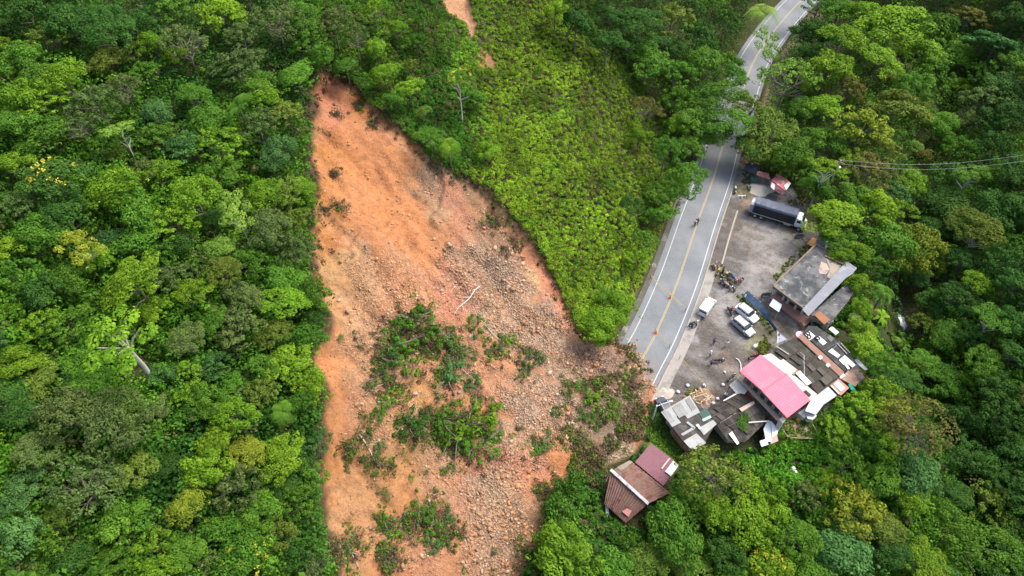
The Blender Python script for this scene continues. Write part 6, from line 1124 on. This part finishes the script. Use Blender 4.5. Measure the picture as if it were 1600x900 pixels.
# fallen banner row and sign
bn = Bld('blue_tarpaulin', 'long dark blue tarpaulin strung along the weedy strip beside the cars', 'tarpaulin', (1190, 490), (1163, 462), (1210, 522)); BT = M((.035, .075, .14), .6, .35, 1.2, (.08, .10, .13), .4, name='blue_tarp')
prev = None; path = [(1164, 458, 5.5), (1172, 466, 6), (1182, 474, 6), (1190, 482, 5), (1198, 494, 3.5), (1206, 506, 2.0), (1213, 516, 2.4)]
for (x0, y0, w0), (x1, y1, w1) in zip(path, path[1:]): bn.slab('panel', [(x0 - w0 * .7, y0 + w0 * .7, .9), (x0 + w0 * .7, y0 - w0 * .7, 1.5), (x1 + w1 * .7, y1 - w1 * .7, 1.45), (x1 - w1 * .7, y1 + w1 * .7, .85)], 1.2, .05, BT)
for p in path[::2]: A = bn.loc(p[0], p[1], 1.1); MB().cyl((A[0], A[1], 0), (A[0], A[1], 1.12), .04, 6).obj('post', STEEL, bn.o)
bn.slab('end_board', [(1163, 463, 1.2), (1165, 459, 1.6), (1167, 460, 1.6), (1165, 464, 1.2)], 1.4, .06, WHITE)
sg = Bld('tilted_signboard', 'white tilted signboard with dark shapes at the end of the blue tarpaulin', 'sign', (1222, 532), (1215, 536), (1230, 530)); sg.slab('board', [(1215, 517, 2.3), (1231, 529.5, 2.3), (1226, 536, 1.5), (1214, 536, 1.3)], 2, .06, M((.66, .66, .70), .6, .06, 1, bump=0))
for q in ([(1217, 520), (1219, 521.5), (1218, 525), (1216, 523)], [(1221, 524), (1223.5, 526), (1222.5, 529), (1220, 527.5)], [(1218, 528), (1220, 529), (1219, 531), (1217, 530)], [(1222, 530), (1224, 531), (1223, 533), (1221, 532)], [(1218, 533.2), (1220, 533.4), (1220, 534.4), (1218, 534.2)]): sg.slab('dark_shape', [(a, b, 2.36 - (b - 517) * .052 + .05) for a, b in q], 2, .03, BLACK)
for p in ((1216, 525), (1227, 532)): A = sg.loc(*p, 1.6); MB().cyl((A[0], A[1], 0), (A[0], A[1], 1.6), .06, 6).obj('post', STEEL, sg.o)
# poles and wires
x, y, z = at1(1019, 657); o = thing('street_pole', 'white pole with short arm at the lower road end beside the grass', 'pole', (x, y, z)); MB().cyl((0, 0, -.3), (0, 0, 4.4), .13, 10, .10).obj('shaft', WHITE, o); MB().cyl((0, 0, 4.3), (1.9, .5, 4.75), .06, 8).obj('arm', WHITE, o); MB().box((2.1, .55, 4.75), (.6, .25, .12), .25).obj('lamp_head', STEEL, o)
x, y, z = at1(1285, 312); o = thing('utility_pole', 'utility pole with white transformer among trees behind the truck', 'utility pole', (x, y, z)); MB().cyl((0, 0, -.5), (0, 0, 10), .16, 10, .11).obj('shaft', M((.40, .39, .36), .9, .1, 2), o); MB().box((0, 0, 9.5), (1.8, .12, .12), -.6).obj('cross_arm', WOOD, o); MB().cyl((.3, 0, 7.4), (.3, 0, 8.4), .32, 12).obj('transformer', WHITE, o)
px0 = Vector((x, y, z + 9.6))
for k_, (qx, qy, qz) in enumerate(((1640, 236, 17), (1640, 246, 16))):
    b = Vector((*W(qx, qy, qz), qz)); a = px0 + Vector((0, .6 - 1.2 * k_, 0)); pts = [(*(a.lerp(b, t / 14) - Vector((0, 0, 2.0 * math.sin(t / 14 * math.pi)))), .028) for t in range(15)]; tag(obj('power_line', tube_mesh('power_line', [pts], M((.40, .40, .40), .5, .05, 2, bump=0), 4)), ('upper' if k_ == 0 else 'lower') + ' power line running from the utility pole over the right forest', 'power line', 'power lines')
a = Vector((*W(1243, 545, 2), 2)); b = Vector((*W(1257, 588, 4), 4)); tag(obj('cable', tube_mesh('cable', [[(*(a.lerp(b, t / 8) - Vector((0, 0, .4 * math.sin(t / 8 * math.pi))) + Vector((0, 0, 2.4 * (1 - abs(t - 4) / 4)))), .035) for t in range(9)]], WHITE, 4)), 'thin white cable sagging over the dark brown roofs', 'cable')
p = [(*W(1168 - i * .6, 583 - (i - 3) ** 2 * .35, .12), .12, .07) for i in range(0)]
hs = [(1150, 560), (1154, 562), (1157, 568), (1158, 576), (1157, 582)]; tag(obj('hose', tube_mesh('hose', [[(*W(*q, .12), .12, .09) for q in hs]], WHITE, 6)), 'curved white hose on the mud beside the pink roof', 'hose')
x, y = W(1257, 316, 0); o = thing('bamboo_pole', 'yellow bamboo pole leaning behind the truck', 'pole', (x, y, 0)); q = Vector((*W(1250, 309 - 0, 0), 0)); MB().cyl((-1.4, -1.2, .1), (1.2, 1.2, 1.8), .07, 8).obj('stem', M((.50, .40, .08), .7, .1, 2), o)
x, y, z = at1(1330, 505); h = Bld('collapsed_shed', 'collapsed white and rust sheet roof in weeds beside the ravine', 'shed', (1336, 500), (1328, 492), (1340, 508), float(z))
h.slab('roof_sheet', [(1327, 491, z + 1.2), (1343, 495, z + 1.0), (1344, 500, z + .8), (1331, 508, z + .7)], 1, .06, M((.56, .54, .50), .7, .2, .8, (.40, .20, .12), .4, wave=2)); h.slab('roof_sheet', [(1333, 504, z + .75), (1344, 502, z + .8), (1345, 511, z + .5), (1338, 509, z + .5)], 1, .05, M((.62, .58, .52), .7, .2, .8, wave=2)); h.slab('wall', [(1330, 494), (1342, 498), (1342, 504), (1332, 506)], z + .6, 0, WOOD, inset=.3, z0=z - 2.5)
for px, py, l in ((1240, 731, 'upper of two small white sacks lying in the green slope'), (1243, 737, 'lower of two small white sacks lying in the green slope')):
    x, y, z = at1(px, py, 1.0); o = thing('white_bag', l, 'bag', (x, y, z + .8), .4, 'white sacks in the lower slope'); MB().box((0, 0, 0), (.7, .6, .5), 0, .7).obj('bag', WHITE, o, bevel=.1); MB().cyl((0, 0, .2), (0, 0, .36), .09, 8).obj('tied_neck', WHITE, o)
